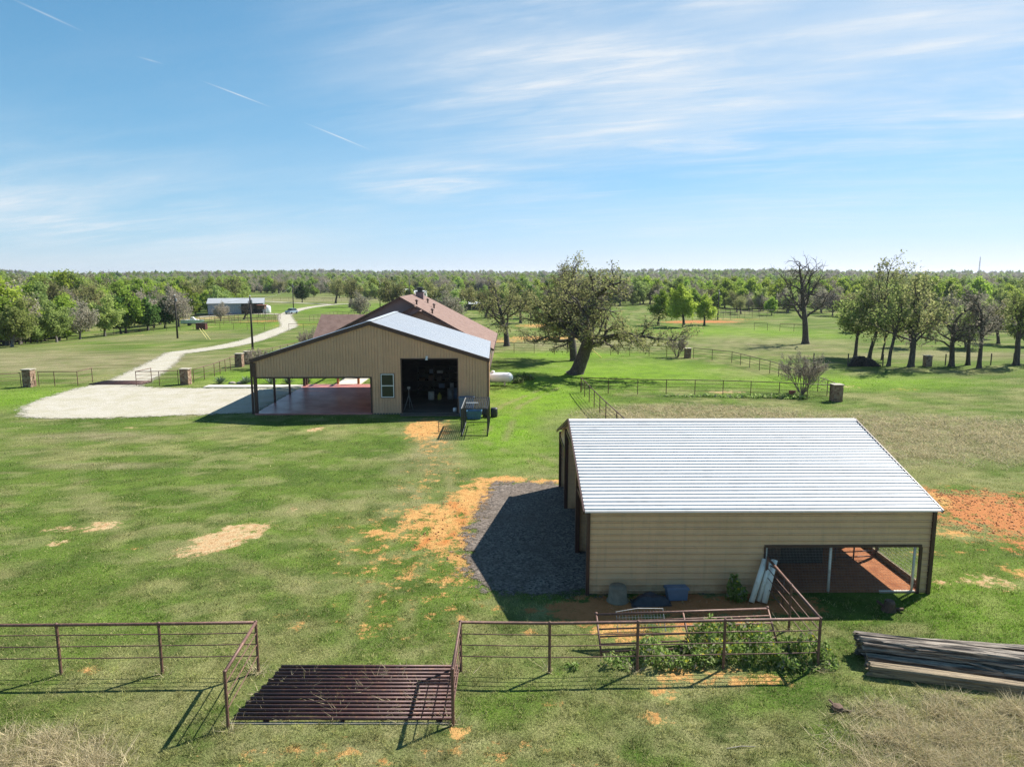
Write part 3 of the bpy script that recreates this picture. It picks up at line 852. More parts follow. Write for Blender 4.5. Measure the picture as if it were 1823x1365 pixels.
# left gable above the bay headers; the middle bay is taller
ribbed(barn, 'siding_sheet', 'tan2', [(2.74, BE, 0, 3.75), (BE, BR - 0.05, lambda z: min(gab(z), 3.75), 3.75)], lambda s, t, n: (-n, t, s))
ribbed(barn, 'siding_sheet', 'tan2', [(2.74, BE, 9.2, BD), (BE, BR - 0.05, 9.2, lambda z: max(9.2, BD - gab(z)))], lambda s, t, n: (-n, t, s))
ribbed(barn, 'siding_sheet', 'tan2', [(3.85, BR - 0.05, lambda z: max(3.75, gab(z)), lambda z: max(3.75, min(9.2, BD - gab(z))))], lambda s, t, n: (-n, t, s))
# partitions between the bays and the long inner wall
for py_, sg in ((3.85, -1), (9.2, -1)):
    ribbed(barn, 'partition_sheet', 'tan2', [(0, 3.55 if py_ < 5 else 3.6, 0.06, 6.1)], lambda s, t, n, py_=py_: (t, py_ - n, s + 0.02))
ribbed(barn, 'partition_sheet', 'shade_dark', [(0, 3.0, 0.05, BD - 0.05)], lambda s, t, n: (6.08 + n, t, s + 0.02))  # inner wall coloured near black to paint in the shade of the pen
# roof slopes
SL = math.hypot(mid + 0.12, BR - BE); ca, sa = (mid + 0.12) / SL, (BR - BE) / SL
for sgn in (0, 1):
    def place(s, t, n, sgn=sgn):
        y = -0.12 + s * ca - n * sa; z = BE - 0.02 + 0.09 + s * sa + n * ca
        return (t, y, z) if sgn == 0 else (BW - t, BD - y, z)
    ribbed(barn, 'roof_sheet', 'galv', [(0, SL, -0.16, BW + 0.22)], place, h=0.040, rw=0.025)
m = MB()
for s in (-1, 1):
    m.add([(-0.17, mid, BR + 0.115), (BW + 0.23, mid, BR + 0.115), (BW + 0.23, mid + s * 0.2, BR + 0.065), (-0.17, mid + s * 0.2, BR + 0.065)], [(0, 1, 2, 3)])
m.build('ridge_cap', 'galv', barn)
# trims
for x in (-0.20, BW + 0.24):
    for (ya, yb) in ((-0.14, mid), (BD + 0.14, mid)):
        MB().bar((x, ya, BE + 0.02), (x, yb, BR + 0.06), 0.05, 0.13).build('rake_trim', 'brown', barn)
MB().box(-0.17, BW + 0.23, -0.15, -0.122, BE + 0.015, BE + 0.05).build('eave_trim', 'galv', barn)
for x, y in ((-0.03, -0.03), (-0.03, BD + 0.03), (BW + 0.03, -0.03), (BW + 0.03, BD + 0.03)):
    MB().box(x - 0.06, x + 0.06, y - 0.06, y + 0.06, 0, BE if x > 0 else BE).build('corner_trim', 'brown', barn)
for y in (3.75, 9.25):
    MB().box(-0.10, 0.07, y - 0.09, y + 0.09, 0, BE + 0.9).build('bay_post', 'brown', barn)
for (ya, yb, z) in ((0.03, 3.66, 2.70), (9.34, BD - 0.03, 2.70), (3.84, 9.16, 3.82)):
    MB().box(-0.055, 0.03, ya, yb, z - 0.05, z + 0.06).build('bay_header', 'brown', barn)
# framed opening with galvanised posts and welded wire
m = MB()
m.box(OX0 - 0.05, OX1 + 0.06, -0.05, 0.03, OZ - 0.03, OZ + 0.055); m.box(OX0 - 0.055, OX0, -0.05, 0.03, 0, OZ - 0.032); m.box(OX1, OX1 + 0.09, -0.05, 0.03, 0, OZ - 0.032)
m.build('opening_trim', 'brown', barn)
for x in (OX0 + 0.05, 8.47, OX1 - 0.10):
    MB().tube([(x, 0.09, 0), (x, 0.09, OZ)], 0.045, 10).build('mesh_post', 'pvc', barn, smooth=True)
MB().box(OX1 - 1.25, OX1, 0.04, 0.10, 0.0, 0.07).build('sill_board', 'pvc', barn)
m = MB()
for i in range(int((OX1 - OX0) / 0.0508)):
    x = OX0 + 0.03 + i * 0.0508
    m.bar((x, 0.02, 0.02), (x, 0.02, OZ), 0.0028)
for j in range(17):
    z = 0.05 + j * 0.1016
    m.bar((OX0, 0.024, z), (OX1, 0.024, z), 0.0030)
m.build('wire_mesh', 'wire', barn)
m = MB()
for i in range(int(BD / 0.0762)):
    y = 0.2 + i * 0.0762
    if y < BD - 0.1:
        m.bar((BW - 0.02, y, 0.25), (BW - 0.02, y, 1.75), 0.004)
for j in range(12):
    z = 0.28 + j * 0.127
    m.bar((BW - 0.024, 0.1, z), (BW - 0.024, BD - 0.1, z), 0.004)
m.build('wire_mesh', 'wire', barn)
MB().box(BW - 0.10, BW - 0.04, 0.15, BD - 0.1, 0.02, 0.26).build('base_board', 'timber2', barn)
MB().box(6.12, BW - 0.02, 0.03, BD - 0.03, 0.02, 0.045).build('pen_floor', 'pendirt', barn)
MB().box(6.2, 9.3, 2.55, 2.61, 0.05, 2.3).build('pen_partition', 'shade_dark', barn)  # partitions coloured near black, the pen's shade painted into them
MB().box(9.3, 9.36, 2.55, 4.7, 0.05, 2.3).build('pen_partition', 'shade_dark', barn)
MB().box(9.3, BW - 0.12, 4.7, 4.76, 0.05, 2.9).build('pen_partition', 'shade_dark', barn)
MB().box(7.0, 7.7, 2.50, 2.545, 0.05, 2.0).build('pen_door', 'stump', barn)
for y in (3.3, 6.4, 9.5):
    MB().box(BW - 0.10, BW - 0.0, y - 0.05, y + 0.05, 0, 1.76).build('wall_post', 'brown', barn)


def pipe_gate(name, label, w, h, bars, loc, rz, tilt=0.0, mat='rust', r=0.022, uprights=(0, 0.5, 1), group=None, lean=0.0, ball=False):
    g = thing(name, loc, label, 'gate', group, rz)
    g.rotation_euler = (tilt, lean, rz)
    for i in range(bars):
        z = 0.12 + (h - 0.12) * i / (bars - 1)
        MB().tube([(0, 0, z), (w, 0, z)], r * (1.25 if i == bars - 1 else 0.85), 8).build('rail', mat, g, smooth=True)
    for u in uprights:
        MB().tube([(u * w, 0, 0), (u * w, 0, h + (0.02 if u in (0, 1) else 0))], r, 8).build('upright', mat, g, smooth=True)
    if ball:
        for u in (0, 1):
            MB().lathe([(0.01, -0.06), (0.045, -0.03), (0.055, 0), (0.045, 0.03), (0.01, 0.055)], (u * w, 0, h + 0.03), 10).build('end_cap', mat, g, smooth=True)
    return g


pipe_gate('stall_gate', 'rusty pipe stall gate inside the wire pen of the barn', 1.5, 0.55, 3, (12.6, 26.4, 0.05), R(6), mat='rust', r=0.03)

# ------------------------------------------------------------------ workshop with carport (vertical ribs)
SW, SD, SEV, SRG = 18.7, 15.2, 4.30, 7.28
shop = thing('carport_workshop', (-20.65, 56.2, 0), 'tan metal workshop with dark open door and carport under one gable', 'workshop', rz=R(1.2))
sm = 9.35
topz = lambda x: SEV + (SRG - SEV) * (1 - abs(x - sm) / sm)
CX, CZ = 9.42, 3.06             # carport opening to the left of CX, below CZ
DX0, DX1, DZ = 11.82, 16.25, 4.45
WX0, WX1, WZ0, WZ1 = 10.15, 11.18, 1.38, 3.28
fr = [(0.0, CX, CZ, topz), (CX, WX0, 0.02, topz), (WX0, WX1, WZ1, topz), (WX1, DX0, 0.02, topz), (DX0, DX1, DZ, topz), (DX1, SW, 0.02, topz)]
ribbed(shop, 'siding_sheet', 'tan', fr, lambda s, t, n: (s, -n, t), h=0.03, groove=0.04)
ribbed(shop, 'siding_sheet', 'tan', [(WX0, WX1, 0.02, WZ0)], lambda s, t, n: (s, -n, t), h=0.03, groove=0.04)
ribbed(shop, 'siding_sheet', 'tan', [(CX, SW, 0.02, topz)], lambda s, t, n: (s, SD + n, t))
ribbed(shop, 'siding_sheet', 'tan', [(0.0, CX, CZ, topz)], lambda s, t, n: (s, SD + n, t))
ribbed(shop, 'siding_sheet', 'tan', [(0, SD, 0.02, SEV)], lambda s, t, n: (SW + n, s, t))
ribbed(shop, 'siding_sheet', 'tan', [(0, SD, 0.02, topz(CX))], lambda s, t, n: (CX - n, s, t))
ribbed(shop, 'siding_sheet', 'tan', [(0, SD, CZ, SEV)], lambda s, t, n: (-n, s, t))
SSL = math.hypot(sm + 0.12, SRG - SEV); cb, sb = (sm + 0.12) / SSL, (SRG - SEV) / SSL
for sgn in (0, 1):
    def place(s, t, n, sgn=sgn):
        x = -0.12 + t * cb - n * sb; z = SEV + 0.22 + t * sb + n * cb - 0.03
        return (x, s, z) if sgn == 0 else (SW - x, s, z)
    ribbed(shop, 'roof_sheet', 'galv2', [(-0.12, SD + 0.12, 0, SSL)], place, h=0.02)
for s in (-1, 1):
    m = MB()
    m.bar((sm + s * (sm + 0.16), -0.09, SEV + 0.045), (sm, -0.09, SRG + 0.07), 0.14, 0.30)
    m.build('rake_trim', 'brown', shop)
MB().box(sm - 0.22, sm + 0.22, -0.12, SD + 0.12, SRG + 0.22, SRG + 0.245).build('ridge_cap', 'galv2', shop)
MB().box(-0.14, -0.02, -0.10, SD, SEV - 0.02, SEV + 0.15).build('eave_trim', 'brown', shop)
MB().box(SW + 0.03, SW + 0.14, -0.10, SD, SEV - 0.02, SEV + 0.15).build('eave_trim', 'brown', shop)
MB().box(SW - 0.02, SW + 0.10, -0.08, 0.06, 0, SEV).build('corner_trim', 'brown', shop)
MB().box(-0.10, 0.02, -0.07, 0.05, CZ, SEV).build('corner_trim', 'brown', shop)
MB().box(0.0, CX, -0.06, 0.10, CZ - 0.12, CZ).build('carport_header', 'brown', shop)
MB().box(CX - 0.14, CX, -0.05, 0.12, 0, CZ - 0.12).build('corner_trim', 'brown', shop)
for y, big in ((0.06, True), (4.9, False), (9.4, False), (SD - 0.8, True), (SD - 0.05, True)):
    w = 0.11 if big else 0.075
    MB().box(0.02 - w * 0.2, 0.02 + 2 * w, y - w, y + w, 0, SEV - 0.1).build('carport_post', 'brown', shop)
MB().box(-0.34, -0.20, 0.30, 0.44, 0, SEV - 0.1).build('carport_post', 'brown', shop)
MB().box(0.0, CX - 0.02, -0.12, SD + 0.4, 0.0, 0.12).build('carport_slab', 'slab', shop)
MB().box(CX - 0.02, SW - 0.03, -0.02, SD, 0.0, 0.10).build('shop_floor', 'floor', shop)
MB().box(CX + 0.10, CX + 0.16, 0.15, SD - 0.2, 0.11, 5.6).build('dark_shade_panel', 'shade_dark', shop)  # dark panels added over walls and ceiling so the doorway reads as deep shade
MB().box(SW - 0.22, SW - 0.16, 0.15, SD - 0.2, 0.11, 4.2).build('dark_shade_panel', 'shade_dark', shop)
MB().box(CX + 0.17, SW - 0.23, 11.4, 11.5, 0.11, 4.25).build('dark_shade_panel', 'shade_dark', shop)
MB().box(CX + 0.17, 16.5, 0.3, 11.3, 4.72, 4.78).build('dark_shade_panel', 'shade_dark', shop)
MB().box(DX0 - 0.1, DX1 + 0.2, -0.9, -0.12, 0.0, 0.075).build('door_apron', 'floor', shop)
m = MB()
m.box(DX0 - 0.09, DX0, -0.045, 0.1, 0.1, DZ + 0.09); m.box(DX1, DX1 + 0.09, -0.045, 0.1, 0.1, DZ + 0.09); m.box(DX0, DX1, -0.045, 0.1, DZ, DZ + 0.09)
m.build('door_trim', 'brown', shop)
win = MB()
win.box(WX0, WX1, -0.07, -0.01, WZ1 - 0.06, WZ1).box(WX0, WX1, -0.07, -0.01, WZ0, WZ0 + 0.06)
win.box(WX0, WX0 + 0.06, -0.07, -0.01, WZ0 + 0.06, WZ1 - 0.06).box(WX1 - 0.06, WX1, -0.07, -0.01, WZ0 + 0.06, WZ1 - 0.06)
zm = (WZ0 + WZ1) / 2
win.box(WX0 + 0.06, WX1 - 0.06, -0.07, -0.01, zm - 0.035, zm + 0.035)
wo = win.build('window', 'white', shop)
MB().box(WX0 + 0.06, WX1 - 0.06, -0.035, -0.025, zm + 0.035, WZ1 - 0.06).build('pane', 'glass', wo)
MB().box(WX0 + 0.06, WX1 - 0.06, -0.035, -0.025, WZ0 + 0.06, zm - 0.035).build('pane', 'glass', wo)
m = MB(); m.box(WX0 - 0.05, WX0, -0.05, 0, WZ0 - 0.05, WZ1 + 0.05).box(WX1, WX1 + 0.05, -0.05, 0, WZ0 - 0.05, WZ1 + 0.05).box(WX0, WX1, -0.05, 0, WZ1, WZ1 + 0.05).box(WX0, WX1, -0.05, 0, WZ0 - 0.05, WZ0)
m.build('window_trim', 'brown', wo)
lx = 13.85
m = MB(); m.box(lx - 0.09, lx + 0.09, -0.10, -0.03, DZ + 0.12, DZ + 0.26); m.tube([(lx, -0.10, DZ + 0.2), (lx, -0.30, DZ + 0.12)], 0.03, 8)
fl = m.build('flood_light', 'white', shop)
MB().lathe([(0.05, 0.10), (0.11, -0.05), (0.10, -0.08)], (lx, -0.32, DZ + 0.06), 12).build('lamp_head', 'white', fl, smooth=True)

SX = lambda x, y, z=0.12: (-20.65 + x * math.cos(R(1.2)) - y * math.sin(R(1.2)), 56.2 + x * math.sin(R(1.2)) + y * math.cos(R(1.2)), z)
# things inside the workshop
t = thing('work_light_tripod', SX(12.15, 1.6, 0.10), 'pale grey tripod stand just inside the workshop door', 'tripod')
for k in range(3):
    a = R(90 + 120 * k)
    MB().bar((0.42 * math.cos(a), 0.42 * math.sin(a), 0), (0.03 * math.cos(a), 0.03 * math.sin(a), 1.15), 0.035).build('leg', 'steel', t)
MB().tube([(0, 0, 1.0), (0, 0, 1.75)], 0.025, 8).build('pole', 'steel', t)
MB().box(-0.12, 0.12, -0.06, 0.06, 1.72, 1.9).build('lamp_head', 'steel', t)
t = thing('steel_shelving', SX(14.2, 9.8, 0.10), 'dark steel shelving loaded with boxes at the back of the workshop', 'shelving')
for x in (-2.2, -0.7, 0.8, 2.2):
    for y in (-0.3, 0.3):
        MB().box(x - 0.03, x + 0.03, y - 0.03, y + 0.03, 0, 2.6).build('upright', 'black', t)
for z in (0.5, 1.2, 1.9, 2.55):
    MB().box(-2.25, 2.25, -0.35, 0.35, z, z + 0.04).build('shelf', 'postwood', t)
rng = random.Random(4)
box_tones = ('steel', 'bluebin', 'stump', 'shade_dark', 'postwood', 'shade_dark')
for z, zl in ((0.54, 'low'), (1.24, 'middle'), (1.94, 'upper')):
    x = -2.05; q = 0
    while x < 1.8:
        w = rng.uniform(0.25, 0.6); h = rng.uniform(0.2, 0.5); q += 1
        tone = box_tones[rng.randrange(6)]
        b = MB().box(-w / 2, w / 2, -0.2, 0.2, 0, h - 0.03).box(-w / 2 - 0.01, w / 2 + 0.01, -0.21, 0.21, h - 0.03, h).build('storage_box', tone, None)
        p_ = SX(14.2 + x + w / 2, 9.75, 0.10 + z); b.location = p_
        tag(b, 'small storage box on the dark shelves inside the workshop', 'box', 'boxes on the workshop shelves')
        x += w + rng.uniform(0.15, 0.8)
for x, y, mt, nm, lb in ((15.25, 6.6, 'steel', 'drum', 'dull grey drum standing on the workshop floor right of centre'), (15.75, 6.9, 'bluebin', 'drum', 'dark blue grey drum beside the dull grey drum in workshop'), (13.55, 6.4, 'pvc', 'drum', 'small white drum in the middle of the workshop floor')):
    hgt = 0.95 if y > 6.5 else 0.7
    d = MB().lathe([(0.26, 0), (0.27, 0.02), (0.27, hgt * 0.33), (0.285, hgt * 0.35), (0.27, hgt * 0.37), (0.27, hgt * 0.66), (0.285, hgt * 0.68), (0.27, hgt * 0.70), (0.27, hgt), (0.24, hgt), (0.23, hgt - 0.02)], (0, 0, 0), 18).build(nm, mt, None, smooth=True)
    d.location = SX(x, y, 0.10); tag(d, lb, 'drum')
d = MB().lathe([(0.16, 0), (0.18, 0.03), (0.18, 0.4), (0.08, 0.52), (0.06, 0.62)], (0, 0, 0), 14).build('fuel_jug', 'yellow', None, smooth=True)
d.location = SX(14.3, 6.3, 0.10); tag(d, 'yellow jug on the workshop floor between the drums', 'jug')
t = thing('workbench', SX(17.4, 6.0, 0.10), 'dark wooden workbench along the right wall of the workshop', 'bench')
MB().box(-0.5, 0.5, -2.0, 2.0, 0.86, 0.94).build('bench_top', 'wood_o', t)
for x in (-0.42, 0.42):
    for y in (-1.9, 1.9):
        MB().box(x - 0.05, x + 0.05, y - 0.05, y + 0.05, 0, 0.86).build('leg', 'postwood', t)
d = MB().lathe([(0.13, 0), (0.15, 0.02), (0.16, 0.30), (0.14, 0.31)], (0, 0, 0), 14).build('bucket', 'white', None, smooth=True)
d.location = SX(16.0, 0.6, 0.10); tag(d, 'small white bucket at the right foot of the workshop door', 'bucket')

# ------------------------------------------------------------------ house behind the workshop
house = thing('farm_house', (-13.5, 94, 0), 'mauve sided house with long brown shingle roof and stepped gables', 'house')


def roof_plane(pts, name, parent, thick=0.14, mat='shingle'):
    """a sloping slab: pts = eave a, eave b, ridge b, ridge a; mapped with metres along and up the slope"""
    a, b, c, d = [Vector(q) for q in pts]
    nrm = (b - a).cross(d - a).normalized()
    if nrm.z < 0: nrm = -nrm
    low = [q - nrm * thick for q in (a, b, c, d)]
    vs = [a, b, c, d] + low
    me = bpy.data.meshes.new(name)
    me.from_pydata([tuple(q) for q in vs], [], [(0, 1, 2, 3), (7, 6, 5, 4), (0, 4, 5, 1), (1, 5, 6, 2), (2, 6, 7, 3), (3, 7, 4, 0)])
    uvl = me.uv_layers.new(name='UVMap'); ex = (b - a).normalized(); ey = nrm.cross(ex)
    for lp in me.loops:
        q = Vector(me.vertices[lp.vertex_index].co) - a
        uvl.data[lp.index].uv = (q.dot(ex), q.dot(ey))
    me.materials.append(MT[mat]); me.update()
    o = bpy.data.objects.new(name, me); col.objects.link(o); o.parent = parent
    return o


def lap_gable(x0, x1, xr, z0, ze, zr, y, mat, parent, step=0.22):
    """gable wall of overlapping boards, each a slightly tilted board"""
    z = z0
    while z < zr - 0.02:
        zt = min(z + step, zr)
        f = lambda q: 0 if q <= ze else (q - ze) / (zr - ze)
        a0, b0 = x0 + (xr - x0) * f(z), x1 + (xr - x1) * f(z)
        a1, b1 = x0 + (xr - x0) * f(zt), x1 + (xr - x1) * f(zt)
        m = MB()
        m.add([(a0, y - 0.035, z), (b0, y - 0.035, z), (b1, y - 0.005, zt), (a1, y - 0.005, zt), (a0, y + 0.03, z), (b0, y + 0.03, z)],
              [(0, 1, 2, 3), (4, 5, 1, 0)])
        m.build('siding_board', mat, parent)
        z = zt


ms = 0.52
hx = lambda x: x + 13.5
hy = lambda y: y - 94
rz_at = lambda x: 8.6 - abs(x + 13.5) * ms
for (ya, yb, xr, mt) in ((86.0, 105.0, -13.5, 'mauve'), (84.0, 86.4, -11.5, 'mauve'), (82.0, 84.4, -10.65, 'brownwall')):
    zr = 8.6 - (xr + 13.5) * ms
    xe, ze = -2.13, 8.6 - (13.5 - 2.13) * ms
    xl = xr - (zr - ze) / ms
    if ya == 86.0:
        roof_plane([(hx(xe), hy(82.0), ze), (hx(xe), hy(yb), ze), (hx(xr), hy(yb), zr), (hx(xr), hy(86.0), zr)], 'roof', house)
        roof_plane([(hx(xl), hy(yb), ze), (hx(xl), hy(ya), ze), (hx(xr), hy(ya), zr), (hx(xr), hy(yb), zr)], 'roof', house)
    else:
        roof_plane([(hx(xl), hy(yb), ze), (hx(xl), hy(ya), ze), (hx(xr), hy(ya), zr), (hx(xr), hy(yb), zr)], 'roof', house)
    lap_gable(hx(xl + 0.5), hx(xe - 0.5), hx(xr), 0.1, ze - 0.1, zr - 0.2, hy(ya + 0.5), mt, house)
    for s, xq in ((1, xe), (-1, xl)):
        MB().bar((hx(xq), hy(ya - 0.02), ze - 0.14), (hx(xr), hy(ya - 0.02), zr - 0.12), 0.05, 0.20).build('fascia_board', 'brown', house)
# fill the right slope of the two front steps
for (ya, yb, xr) in ((84.0, 86.02, -11.5), (82.0, 84.02, -10.65)):
    zr = 8.6 - (xr + 13.5) * ms
m = MB(); m.box(hx(-2.75), hx(-2.6), hy(82.5), hy(104.6), 0.1, 2.75)
m.build('side_wall', 'brownwall', house)
MB().box(hx(-24.4), hx(-2.75), hy(104.4), hy(104.6), 0.1, 2.7).build('back_wall', 'mauve', house)
MB().box(hx(-24.5), hx(-24.3), hy(86.5), hy(104.4), 0.1, 2.7).build('side_wall', 'mauve', house)
MB().box(hx(-2.25), hx(-2.08), hy(82.0), hy(105.0), 2.48, 2.60).build('gutter', 'brown', house)
# left wing with its ridge across
roof_plane([(hx(-24.6), hy(86.8), 3.0), (hx(-14), hy(86.8), 3.0), (hx(-14), hy(92), 6.15), (hx(-24.6), hy(92), 6.15)], 'roof', house)
roof_plane([(hx(-14), hy(97.2), 3.0), (hx(-24.6), hy(97.2), 3.0), (hx(-24.6), hy(92), 6.15), (hx(-14), hy(92), 6.15)], 'roof', house)
MB().box(hx(-24.2), hx(-23.9), hy(87.4), hy(96.6), 0.1, 3.0).build('side_wall', 'mauve', house)
# chimney and roof vents
ch = MB().box(hx(-13.05), hx(-12.05), hy(97.2), hy(98.4), 7.4, 8.85)
cho = ch.build('chimney', 'mauve', house)
MB().box(hx(-13.12), hx(-11.98), hy(97.13), hy(98.47), 8.85, 8.95).build('chimney_cap', 'black', cho)
MB().lathe([(0.36, 0), (0.36, 0.38), (0.48, 0.42), (0.48, 0.52), (0.3, 0.6)], (hx(-12.55), hy(97.8), 8.95), 14).build('chimney_cowl', 'black', cho)
for x, y in ((-11.6, 87.0), (-11.3, 96.0), (-10.2, 93.5), (-9.6, 86.0)):
    zz = rz_at(x)
    MB().tube([(hx(x), hy(y), zz - 0.1), (hx(x), hy(y), zz + 0.42)], 0.10, 8).lathe([(0.20, 0), (0.20, 0.10), (0.06, 0.2)], (hx(x), hy(y), zz + 0.42), 10).build('roof_vent', 'brown', house)
for (yy, w, z0, z1) in ((88, 1.0, 1.0, 2.2), (93, 1.4, 1.0, 2.2), (99, 1.0, 1.0, 2.2)):
    wo = MB().box(hx(-2.62), hx(-2.56), hy(yy), hy(yy + w), z0, z1).build('window', 'white', house)
    MB().box(hx(-2.565), hx(-2.55), hy(yy + 0.08), hy(yy + w - 0.08), z0 + 0.08, z1 - 0.08).build('pane', 'glass', wo)

walk = MB().box(-18.15, -15.6, 71.9, 87, 0, 0.10).build('walkway', 'concrete'); tag(walk, 'pale concrete walkway leading from carport to house', kind='structure')
curb = MB().box(-30.8, -21.0, 70.05, 71.5, 0, 0.12).build('kerb_walk', 'concrete'); tag(curb, 'pale concrete walk edging the driveway by the agaves', kind='structure')
t = thing('wooden_breezeway', (-16.8, 78, 0.1), 'golden wooden post frame over the walkway behind the carport', 'breezeway')
for x in (-1.05, 1.05):
    for y in (-5.8, -1.2, 3.6):
        MB().box(x - 0.11, x + 0.11, y - 0.11, y + 0.11, 0, 2.9).build('post', 'wood_o', t)
    MB().box(x - 0.08, x + 0.08, -6.0, 3.9, 2.9, 3.12).build('beam', 'wood_o', t)

# ------------------------------------------------------------------ pipe fences
_post = {}


def along(a, b, step):
    L = math.hypot(b[0] - a[0], b[1] - a[1]); k = max(1, round(L / step))
    return [(a[0] + (b[0] - a[0]) * i / k, a[1] + (b[1] - a[1]) * i / k) for i in range(k + 1)]


def poly_posts(pts, step):
    out = []
    for a, b in zip(pts[:-1], pts[1:]):
        q = along(a, b, step)
        out += q if not out else q[1:]
    return out


def pipe_fence(label, runs, h=1.45, rails=(0.42, 0.76, 1.09), pr=0.036, rr=0.015, tr=0.038, mat='rust', group=None, name='pipe_fence', sides=8, cat='fence', sag=0.0):
    """runs: lists of post positions; a top pipe and thin rods between the posts of each run"""
    x0, y0 = runs[0][0]
    root = thing(name, (x0, y0, hz(x0, y0)), label, cat, group)
    off = (x0, y0, hz(x0, y0))
    key = (h, pr, mat, sides)
    if key not in _post:
        m = MB().tube([(0, 0, -0.3), (0, 0, h)], pr, sides)
        m.lathe([(pr * 1.15, 0), (pr * 1.1, 0.015), (pr * 0.5, 0.035)], (0, 0, h), sides)
        ob = m.build('post', mat, None, smooth=False); _post[key] = ob.data
        bpy.data.objects.remove(ob)
    seen = set()
    for run in runs:
        for q in run:
            k = (round(q[0], 2), round(q[1], 2))
            if k in seen: continue
            seen.add(k)
            ob = bpy.data.objects.new('post', _post[key]); col.objects.link(ob); ob.parent = root
            ob.location = (q[0] - off[0], q[1] - off[1], hz(*q) - off[2])
        if tr:
            MB().tube([(q[0], q[1], hz(*q) + h - tr * 0.6) for q in run], tr, sides).build('top_rail', mat, root, off, smooth=sides > 5)
        for z in rails:
            pts = []
            for i, q in enumerate(run):
                pts.append((q[0], q[1], hz(*q) + z))
                if sag and i < len(run) - 1:
                    w = run[i + 1]; pts.append(((q[0] + w[0]) / 2, (q[1] + w[1]) / 2, z - sag * random.uniform(0.2, 1)))
            MB().tube(pts, rr, max(5, sides - 2), False).build('rail', mat, root, off)
    return root


random.seed(11)
pipe_fence('rusty pipe fence at lower left with wing panel by cattle guard', [[(-18.2, 18.40), (-15.4, 18.43), (-12.61, 18.46), (-9.81, 18.52), (-7.14, 18.60)], [(-7.14, 18.60), (-7.0, 16.08)]], h=1.5, rails=(0.48, 0.83, 1.17), pr=0.042, tr=0.045, sag=0.01)
pipe_fence('rusty pipe fence around the weeds in front of the barn', [[(-1.46, 16.19), (-1.44, 18.62), (1.05, 18.55), (3.52, 18.62), (5.98, 18.72), (8.69, 18.81)], [(8.69, 18.81), (8.72, 21.0), (8.76, 23.2)]], h=1.5, rails=(0.46, 0.80, 1.13), pr=0.042, tr=0.045, sag=0.012)


def cattle_guard(label, x0, x1, y0, y1, k, r, taper=0.0, rz=0.0):
    g = thing('cattle_guard', (x0, y0, 0), label, 'cattle guard', 'cattle guards', rz)
    for i in range(k):
        y = (y1 - y0) * i / (k - 1); sx = taper * i / (k - 1)
        j = random.uniform(-0.05, 0.05)
        MB().tube([(sx + j, y, 0.10), (x1 - x0 + j * 0.4, y + random.uniform(-.015, .015), 0.10)], r, 10).build('pipe', 'rustd', g, smooth=True)
    for x in (0.35 + taper, (x1 - x0) * 0.5, x1 - x0 - 0.3):
        MB().box(x - 0.06, x + 0.06, -0.05, y1 - y0 + 0.05, 0.005, 0.055).build('support_beam', 'rustd', g)
    return g


cg = cattle_guard('dark rusty pipe cattle guard between the lower pipe fences', -6.98, -1.5, 16.32, 18.7, 15, 0.047, 0.5)
MB().box(-0.1, 5.4, -0.11, -0.06, -0.02, 0.03).build('edge_curb', 'rock', cg)
cattle_guard('brown pipe cattle guard across the gravel drive by pillars', -43.3, -37.9, 72.0, 74.1, 9, 0.06, 0.3)
FG = 'pipe fences around the yard'
pipe_fence('dark pipe fence along the near edge of the oak yard', [[(6.61, 67.48), (9.13, 66.6), (11.84, 66.16), (14.47, 65.9), (17.11, 65.7), (19.65, 65.4), (22.07, 64.9), (24.44, 64.2), (26.64, 63.3), (28.4, 62.7)]], h=1.45, mat='rustd', sag=0.01)
pipe_fence('dark pipe fence running from the oak yard corner to the barn', [[(6.63, 67.3), (6.72, 64.9), (6.83, 62.0), (6.97, 59.4), (7.1, 56.6), (7.25, 54.0), (7.5, 50.0), (7.8, 45.5), (8.0, 41.0), (8.2, 36.8)]], h=1.45, mat='rustd')
pipe_fence('dark pipe fence across the back of the oak yard', [poly_posts([(-2.6, 103.8), (6.1, 101.3), (19.1, 98.6), (23.6, 96.8)], 2.7)], h=1.45, mat='rustd', sides=6)
pipe_fence('dark pipe fence slanting between the two right stone pillars', [poly_posts([(24.6, 95.9), (28.3, 91.0), (29.5, 80.7), (29.7, 70.3), (29.3, 63.2)], 2.6)], h=1.45, mat='rustd', sides=6)
pipe_fence('pipe fence left of the left gate pillar', [poly_posts([(-49.3, 70.6), (-56, 66.5), (-62, 64)], 2.8)], h=1.45, sides=6)
pipe_fence('pipe wing panel right of the left gate pillar', [[(-47.9, 71.2), (-46.3, 71.2), (-44.07, 71.38)], [(-44.07, 71.38), (-44.17, 74.1)]], h=1.5, rails=(0.3, 0.7, 1.1), sides=6)
pipe_fence('pipe wing panel left of the middle gate pillar', [[(-38.13, 71.38), (-35.9, 71.6), (-34.3, 72.3)], [(-38.13, 71.38), (-37.9, 74.0)]], h=1.5, rails=(0.3, 0.7, 1.1), sides=6)
pipe_fence('pipe fence running from middle gate pillar to paired pillars', [poly_posts([(-33.2, 73.4), (-33.1, 78.4), (-33.8, 86.2)], 2.2)], h=1.45, sides=6)
pipe_fence('pipe fence behind the workshop beyond the paired pillars', [poly_posts([(-33.2, 90.2), (-32.5, 96), (-31, 108), (-28, 120)], 2.5)], h=1.45, sides=6)
pipe_fence('thin pipe paddock fence in front of the grey barn', [poly_posts([(-86, 153.5), (-70.7, 151.5), (-55.2, 148.3), (-51.2, 147.2)], 3.0)], h=1.4, rails=(0.45, 0.9), sides=5, mat='rustd')
pipe_fence('thin pipe fence right of the far lane gateway', [poly_posts([(-45.8, 146), (-40, 146.5), (-30, 147), (-20, 148)], 3.0)], h=1.4, rails=(0.45, 0.9), sides=5, mat='rustd')
